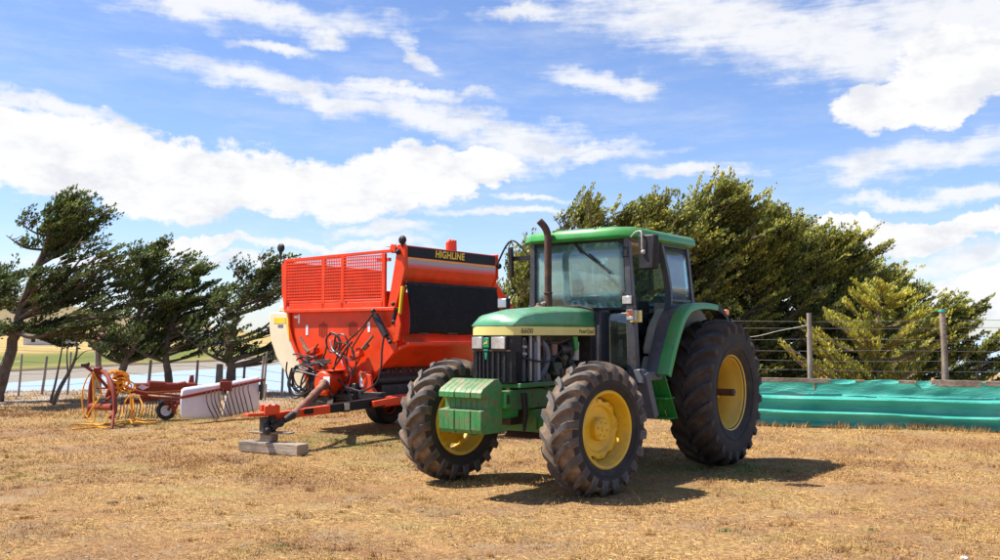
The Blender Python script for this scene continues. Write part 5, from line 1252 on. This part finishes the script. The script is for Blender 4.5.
mb = MB(); mb.box((2.40, ty, .36), (.18, .14, .22)); mb.cyl((2.40, ty-.10, .42), (2.40, ty+.12, .42), .035, seg=10); mb.cyl((2.36, ty+.02, .25), (2.36, ty+.02, .48), .05, seg=12); mb.ball((2.48, ty+.06, .36), .05); mb.build('hitch_jack', M['oily'], bale, bevel=.008)
MB().box((1.72, ty+.068, .51), (.16, .012, .08)).build('logo_plate', M['decal_black'], bale)
# supports between front wall and tongue, valves and brackets
mb = MB(); mb.prism([(.42, .98), (.72, 1.02), (.78, .76), (1.10, .50), (1.02, .46), (.62, .62), (.50, .80)], 'x', .04, .10); mb.prism([(.30, .70), (.42, .72), (.52, .46), (.42, .44)], 'x', .04, .09); mb.build('support_plate', M['orange'], bale, bevel=.006)
MB().box((.108, .60, .88), (.006, .13, .24)).build('label', M['white'], bale)
for (px, py, dx, dy, dz) in ((312, 352, .14, .24, .09), (308, 357, .10, .12, .14), (357, 356, .12, .22, .08), (360, 352, .10, .08, .14), (334, 344, .06, .10, .18), (347, 374, .08, .10, .10)):
    MB().box(H(px, py, .10), (dx, dy, dz), rot=(.35, 0, 0)).build('valve_bracket', M['orange'], bale, bevel=.012)
for (a, b_, r) in (((300, 337), (308, 350), .03), ((304, 346), (309, 352), .045), ((362, 349), (373, 336), .028), ((364, 349), (368, 345), .045), ((337, 342), (333, 352), .04), ((334, 350), (340, 358), .035), ((320, 366), (328, 362), .035), ((348, 366), (353, 372), .04), ((346, 386), (352, 392), .05)):
    MB().cyl(H(*a, .16), H(*b_, .16), r*.8, seg=8).build('hydraulic_valve', M['pto'], bale)
mb = MB(); mb.box((.14, -.42, .74), (.16, .14, .34)); mb.box((.12, .45, .68), (.14, .14, .28)); mb.cyl((.3, -.3, .55), (.3, -.3, .85), .05); mb.box((.15, .1, .60), (.16, .8, .10)); mb.box((.1, -.2, .5), (.2, .9, .3)); mb.build('pump_unit', M['oily'], bale, bevel=.02)
# hoses
def hose(name, P, r=.012, mat='hose', x=.16, xs=None):
    pts = [H(p[0], p[1], (xs[i] if xs else x)) for i, p in enumerate(P)]
    return MB().curve(pts, r, 7, sub=6).build(name, M[mat], bale)
hose('hydraulic_hose', [(374, 312), (362, 328), (348, 341), (338, 355), (334, 372), (338, 388), (336, 402)], .014, x=.20)
hose('hydraulic_hose', [(384, 336), (382, 350), (381, 368), (376, 383), (362, 391), (346, 388), (338, 398)], .016, x=.22)
hose('hydraulic_hose', [(310, 392), (318, 372), (326, 350), (327, 338), (333, 334), (339, 340), (338, 350), (330, 352)], .013, x=.2)
hose('hydraulic_hose', [(334, 346), (336, 336), (344, 335), (348, 345), (346, 360), (350, 376), (349, 395), (344, 408)], .013, x=.18)
hose('hydraulic_hose', [(338, 348), (344, 356), (352, 360), (354, 352), (347, 344), (338, 342)], .012, x=.24)
hose('hydraulic_hose', [(360, 358), (352, 372), (344, 384), (343, 398), (338, 410)], .011, x=.2)
hose('hydraulic_hose', [(304, 372), (312, 382), (312, 398), (322, 402), (334, 405)], .013, x=.3)
for P_, r_ in (([(318, 356), (308, 360), (299, 366), (291, 374), (288, 384), (291, 393)], .016), ([(322, 360), (311, 366), (303, 376), (301, 388), (306, 397), (314, 401)], .015), ([(352, 342), (345, 350), (338, 362), (330, 372), (322, 380)], .016),
               ([(331, 332), (326, 340), (329, 350), (336, 352), (341, 345), (338, 336), (331, 332)], .013), ([(366, 326), (358, 338), (352, 350), (356, 362), (352, 378)], .012), ([(326, 384), (333, 378), (341, 382), (348, 390), (352, 400)], .016), ([(318, 344), (314, 352), (318, 362), (325, 368), (322, 380), (326, 392)], .013)):
    hose('hydraulic_hose', P_, r_, x=.24)
rr = random.Random(9)
for k in range(8):   # hanging coil on the left
    cx, cy = 302+rr.uniform(-5, 6), 376+rr.uniform(-4, 5); rx, ry = 11+rr.uniform(-3, 7), 14+rr.uniform(-3, 6); ph = rr.uniform(0, .6); tl = rr.uniform(-.3, .3)
    P = []
    for i in range(12):
        t = -2.2+ph+i*5.6/11; dx, dy = math.cos(t)*rx, math.sin(t)*ry; P.append((cx+dx+tl*dy, cy+dy))
    P = [(330+rr.uniform(-4, 3), 362+rr.uniform(-3, 5)), (320, 362+rr.uniform(-3, 3))]+P+[(322, 378), (330+rr.uniform(-4, 4), 396)] if k % 2 else P
    hose('hydraulic_hose', P, .013, x=.20+.03*k)
hose('red_hose', [(344, 352), (348, 362), (351, 372), (350, 382), (346, 390)], .010, 'red_lens', .2)
hose('red_hose', [(330, 340), (333, 350), (340, 356), (343, 366)], .010, 'white', .2)
# top lamps, beacon pieces
a = H(281, 248, 0); mb = MB(); mb.ball((0.0, a.y, a.z), .085, sc=(.5, 1, 1)); mb.tube([(0, a.y, a.z-.06), (0, a.y-.02, a.z-.17), (0, -1.40, a.z-.15), (0, -1.38, 2.86)], .014, 6); mb.build('work_lamp', M['black'], bale)
a = H(402.5, 240, 0); mb = MB(); mb.ball((0.0, a.y, a.z), .075, sc=(.6, 1, 1)); mb.tube([(0, a.y, a.z-.06), (0, a.y+.0, 2.95)], .018, 6); mb.build('work_lamp', M['black'], bale)
mb = MB(); c = H(395, 248, 0); mb.box((0, c.y, c.z-.04), (.05, .12, .08)); mb.prism([(c.y-.07, c.z-.02), (c.y-.04, c.z+.06), (c.y+.06, c.z+.05), (c.y+.04, c.z-.08)], 'x', .03, .05); mb.build('lamp_bracket', M['orange'], bale, bevel=.006)
MB().ball(H(393, 304, .05), .035).build('latch', M['black'], bale)
MB().ball(H(398, 252, .05), .045).build('latch', M['black'], bale)
c = Hy(455, 247, .95); mb = MB()
for k in range(3): mb.prism([(c.x-.02+k*.10, c.z-.12), (c.x+.07+k*.10, c.z-.12), (c.x+.07+k*.10, c.z+.10-.02*k), (c.x-.01+k*.10, c.z+.12)], 'y', .92+.02*k, .98+.02*k)
mb.build('top_fingers', M['orange'], bale, bevel=.006)
# rear loading arm seen right of the flap
fa = Hy(494, 288, .6); fb = Hy(515, 318, .6)
mb = MB(); mb.bar(Hy(488, 280, .7), Hy(514, 317, .7), .08, .22, up=(0, 1, 0)); mb.bar(Hy(494, 305, .75), Hy(511, 330, .75), .06, .34, up=(0, 1, 0)); mb.bar(Hy(502, 322, .8), Hy(511, 306, .8), .05, .07, up=(0, 1, 0)); mb.build('bale_fork', M['orange'], bale, bevel=.01)
mb = MB()
for (px, py) in ((497, 300), (503, 307), (499, 312)): mb.ball(Hy(px, py, .80), .04)
mb.build('fork_pin', M['black'], bale)
# wheels
def impl_wheel(x, y):
    w = MB(); w.lathe([(.02, .0001), (.02, .10), (.05, .12), (.0, .17), (.0, .20)], 24); wh = w.build('wheel', M['orange_worn'], bale); wh.location = (x, y, .39)
    MB().lathe([(-.14, .215), (-.15, .23), (-.17, .28), (-.16, .35), (-.12, .385), (0, .395), (.12, .385), (.16, .35), (.17, .28), (.15, .23), (.14, .215), (.05, .19), (-.05, .19)], 40, close=True).build('tyre', M['rubber'], wh)
    MB().lathe([(-.14, .22), (-.12, .2), (.0, .19), (.12, .2), (.14, .22)], 32).build('rim', M['orange_worn'], wh); return wh
impl_wheel(-1.6, -.50); impl_wheel(-1.6, .88)

# ---- blocks under the hitch (loose things)
hw = HF.o+HF.fw*2.40+HF.lf*ty
def wood_thing(name, a, b_, w_, h_, z, label, cat, rot=0):
    mid = (a+b_)/2; d = b_-a; r = math.atan2(d.y, d.x); o = MB().box((0, 0, h_/2), (d.length, w_, h_)).build(name, M['wood'], None, bevel=.012, loc=(mid.x, mid.y, z)); o.rotation_euler = (rot, 0, r); tag(o, label, cat); return o
a = Vector((-3.50, 12.95, 0)); b_ = Vector((-2.58, 12.42, 0))
wood_thing('timber_beam', a, b_, .22, .145, .004, 'thick weathered timber beam lying on the grass under the orange hitch', 'timber')
m_ = (a+b_)/2+Vector((.02, 0, 0)); m_ = Vector((hw.x+.02, hw.y, 0))
wood_thing('wood_block', m_-Vector((.09, -.04, 0)), m_+Vector((.09, -.04, 0)), .15, .105, .150, 'short square wood block stacked on the timber beam', 'wood block')
wood_thing('wood_plank', m_+Vector((-.26, .06, 0)), m_+Vector((.34, -.12, 0)), .15, .025, .256, 'thin grey plank between the wood block and the hitch jack', 'plank')
# ================================================================ HAY RAKE
RB = Vector((-5.9, 17.2, 0)); rake = empty('hay_rake', RB); tag(rake, 'faded red hay rake with curved arch frame and two white guard panels', 'hay rake')
def K(px, py, Y): return at(px, py, Y)-RB
def tubeK(name, P, r, mat='rake_red', seg=10, sub=6): return MB().curve([K(*p) for p in P], r, seg, sub=sub).build(name, M[mat], rake)
# arch frame standing at the left end
tubeK('arch_frame', [(86, 418, 16.9), (89, 412, 16.9), (90, 400, 16.9), (91, 386, 16.9), (95, 374, 16.85), (101, 371, 16.8), (107, 375, 16.6), (112, 386, 16.4), (114.5, 398, 16.3), (114.5, 412, 16.25), (109, 418, 16.2)], .040)
tubeK('arch_leg', [(114, 410, 16.25), (113, 421, 16.1), (112, 429, 16.0)], .025)
tubeK('cross_tube', [(91, 406, 16.9), (102, 407, 16.6), (113, 407, 16.3)], .06)
tubeK('hitch_arm', [(83, 365, 16.6), (92, 371, 16.7), (101, 380, 16.9), (108, 388, 17.0)], .028)
MB().box(K(85, 365, 16.6), (.12, .08, .06)).ball(K(88, 364, 16.6), .035).build('hitch_head', M['oily'], rake, bevel=.01)
MB().box(K(98, 371, 16.8), (.13, .12, .14)).build('arch_joint', M['rake_red'], rake, bevel=.02)
tubeK('arch_brace', [(104, 403, 16.8), (115, 393, 17.2), (124, 388, 17.4)], .03)
tubeK('top_link', [(96, 388, 17.1), (108, 388, 17.2), (120, 387, 17.4)], .016)
# gearbox and dark head
MB().box(K(116, 385, 17.2), (.20, .30, .50), rot=(0, .35, .3)).build('rotor_head', M['rake_red'], rake, bevel=.04)
MB().box(K(118, 381, 17.3), (.14, .22, .32), rot=(0, .3, 0)).build('rotor_cover', M['oily'], rake, bevel=.03)
mb = MB(); mb.cyl(K(122, 388, 17.0), K(132, 391, 17.0), .085, .05, 16); mb.cyl(K(132, 391, 17.0), K(148, 394, 17.1), .045, .035, 12); mb.build('drive_cone', M['rake_red'], rake)
# main tube with white diamond
mb = MB(); mb.cyl(K(135, 387.5, 17.4), K(196, 386, 18.2), .085, .07, 18); mb.build('main_tube', M['rake_red'], rake)
mb = MB(); mb.cyl(K(148, 385, 17.5), K(165, 385, 17.7), .085, .07, 12); mb.cyl(K(176, 385.5, 17.9), K(186, 383.5, 18.0), .05, .05, 12); mb.build('tube_cover', M['rake_red'], rake)
MB().hexa([K(137, 387, 17.285), K(143, 390, 17.30), K(149, 387, 17.33), K(142, 384.3, 17.30)], [K(137, 387, 17.275), K(143, 390, 17.29), K(149, 387, 17.32), K(142, 384.3, 17.29)]).build('diamond_decal', M['rake_white'], rake)
MB().prism([(K(191, 386, 18.2).x-.06, K(191, 386, 18.2).z), (K(191, 386, 18.2).x+.06, K(191, 386, 18.2).z), (K(192, 375, 18.2).x+.03, K(192, 375, 18.2).z), (K(192, 375, 18.2).x-.03, K(192, 375, 18.2).z)], 'y', K(191, 386, 18.2).y-.03, K(191, 386, 18.2).y+.03).build('lift_bracket', M['rake_red'], rake, bevel=.01)
# thin tubes running back
for (a, b_, r) in (((128, 391, 17.0), (182, 396, 17.5), .022), ((140, 396, 17.2), (180, 399, 17.7), .02), ((124, 402, 17.2), (158, 399, 17.6), .03), ((146, 393, 17.2), (205, 390, 18.2), .016), ((120, 404, 17.3), (150, 397, 17.5), .02)):
    MB().cyl(K(*a), K(*b_), r, seg=8).build('rake_bar', M['rake_red'], rake)
# bent spring tines under the bars
rr = random.Random(3)
for k in range(13):
    x = 119+k*3.2; Yk = 17.2+.03*k+rr.uniform(-.05, .05)
    MB().curve([K(x+3, 397, Yk), K(x+2.2+rr.uniform(-.4, .4), 404, Yk), K(x+1.2, 412, Yk-.03), K(x-.6, 418.5, Yk-.08)], .008, 5, sub=3).build('tine', M['oily'], rake)
# small wheel
wc = K(166, 410.2, 17.7); w = MB(); w.lathe([(-.02, .0001), (-.02, .04), (-.035, .05), (-.03, .09), (-.05, .10)], 20); wh = w.build('wheel', M['rake_white'], rake); wh.location = wc; wh.rotation_euler = (0, 0, R(22)); wz = wc.z+RB.z
wh.location.z = .175
MB().lathe([(-.05, .10), (-.075, .12), (-.08, .15), (-.06, .172), (0, .178), (.06, .172), (.08, .15), (.075, .12), (.05, .10)], 28).build('tyre', M['rubber'], wh)
mb = MB(); mb.bar(K(164, 402, 17.6), K(180, 403, 17.6), .05, .07); mb.bar(K(172, 402, 17.55), K(175, 414, 17.55), .04, .06); mb.bar(K(172, 403, 17.55), K(168, 410, 17.62), .03, .04); mb.bar(K(178, 402, 17.55), K(174, 413, 17.55), .03, .04); mb.build('wheel_fork', M['rake_red'], rake, bevel=.005)
# white guard panels
def guard(tl, tr, bl, br, skew, nm='guard_panel'):
    a, b_, c, d = (K(*p) for p in (tl, tr, bl, br))
    rail0, rail1 = K(tl[0]-2, tl[1]+6, tl[2]-.05), None
    def f(u, v):
        p = a.lerp(b_, u).lerp(c.lerp(d, u), v); e = .5-abs(u-.5); r = min(1, e/.05); 
        p.z += -.03*(1-r)*(1 if v < .5 else -.6)*(abs(v-.5)*2)**3
        p.y += -.10*math.sin(v*2.2)
        return p
    return MB().grid(f, 24, 8).build(nm, M['rake_white'], rake, solid=.012)
g1 = guard((181.5, 388, 16.9), (223, 382, 17.75), (183, 418, 16.75), (221, 418.5, 17.5), 0)
g1.name = 'guard_panel'
g2 = guard((230, 381.5, 17.9), (259, 375.5, 18.6), (223, 417.5, 17.55), (260, 409.5, 18.4), 0)
mb = MB(); mb.cyl(K(180.5, 397.5, 16.78), K(264, 379.5, 18.45), .030, seg=8); mb.box(K(226, 386, 17.6), (.20, .12, .18)); mb.box(K(224, 381.5, 17.65), (.08, .08, .10)); mb.build('guard_rail', M['rake_red'], rake, bevel=.006)
mb = MB(); mb.bar(K(262, 380, 18.4), K(261, 400, 18.4), .03, .05); mb.box(K(261, 388, 18.4), (.08, .06, .14)); mb.build('guard_bracket', M['oily'], rake)
for k, x in enumerate((207, 211.5, 215, 219, 223.5, 227, 231, 235.5, 239.5, 243.5, 248.5)):
    u = (x-182)/80; Y0 = 16.70+u*1.6; yt = 397.5-18*u*1.02; 
    bx = x+(7 if k < 5 else 5)
    MB().curve([K(x, yt, Y0), K(x-.5, yt+7, Y0-.06), K(x+1.5, yt+15, Y0-.10), K(bx, 417.5-(2 if k > 5 else 0)-k*.25, Y0-.10)], .010, 6, sub=4).build('guard_tine', M['rust'], rake)
# orange hose coiled round the frame : lies on the rake, a thing of its own
hz = MB(); rr = random.Random(12)
def loop(cx, cy, rx, ry, Y, n=14, t0=0, turns=1.0, tilt=0):
    P = []
    for i in range(n+1):
        t = t0+i/n*2*math.pi*turns; P.append(at(cx+math.cos(t)*rx*(1+rr.uniform(-.05, .05))+tilt*math.sin(t)*ry, cy+math.sin(t)*ry*(1+rr.uniform(-.04, .04)), Y+.05*math.cos(t*2)))
    return P
def hz_c(P): hz.curve([p-RB for p in P], .0125, 7, sub=5)
hz_c([at(*p) for p in ((93, 372, 16.7), (87, 378, 16.6), (82.5, 392, 16.6), (83, 408, 16.6), (88, 418, 16.55), (97, 425, 16.4), (106, 422, 16.4), (108, 416, 16.4), (104, 409, 16.5), (97, 404, 16.5), (94, 398, 16.55), (94, 382, 16.6), (93, 372, 16.65), (96, 378, 16.6), (100, 388, 16.6), (101, 394, 16.55), (96, 403, 16.5), (89, 413, 16.5), (88, 420, 16.5), (94, 421, 16.45), (94, 408, 16.5), (92.5, 372, 16.6))])
for (cx, cy, rx, ry, Y, tl) in ((116, 379, 9, 9, 16.85, .1), (118, 380, 10, 8, 16.9, .2), (117, 377, 9, 6, 16.8, .3), (120, 383, 9, 9, 16.85, -.2), (113, 383, 5, 11, 16.8, .2), (124, 385, 7, 7, 16.8, .4), (118, 376, 11, 5, 16.85, .2), (129, 386, 6, 5, 16.9, .3)): hz_c(loop(cx, cy, rx, ry, Y, tilt=tl, t0=rr.random()*6))
hz_c([at(*p) for p in ((128, 389, 16.7), (131, 396, 16.7), (132, 408, 16.7), (130, 418, 16.6), (133, 423, 16.5), (134, 412, 16.6), (133, 398, 16.7), (134, 394, 16.7), (140, 399, 16.7), (143, 408, 16.6), (140, 417, 16.6), (134, 420, 16.5))])
hz_c([at(*p) for p in ((130, 396, 16.7), (126, 400, 16.7), (123, 408, 16.6), (122, 416, 16.5), (116, 420, 16.4))])
hz_c([at(*p) for p in ((131, 394, 16.6), (130.5, 405, 16.6), (132, 417, 16.5), (136, 421, 16.4), (146, 422.5, 16.3), (156, 422, 16.35))])
def gz(px, Y, dz=.02): p = at(px, 420, Y); p.z = float(zfun(p.x, p.y))+dz; return p
hz_c([gz(70, 16.6), gz(82, 16.7), gz(92, 16.65), gz(104, 16.7), gz(118, 17.2), gz(132, 17.3), gz(145, 17.4), gz(156, 17.35)])
hz_c([gz(72, 15.6), gz(80, 15.75), gz(88, 15.9), gz(98, 16.1), gz(107, 16.0), gz(112, 16.3), gz(122, 16.9), gz(138, 17.0)])
o = hz.build('coiled_hose', M['rope'], None, loc=RB); tag(o, 'bright orange-yellow hose coiled over the arch frame of the hay rake', 'hose')
scene.view_settings.view_transform = 'Standard'; scene.view_settings.look = 'None'; scene.view_settings.exposure = EXPO; scene.view_settings.gamma = 1.0
scene.render.engine = 'CYCLES'
scene.cycles.max_bounces = 8; scene.cycles.transparent_max_bounces = 16
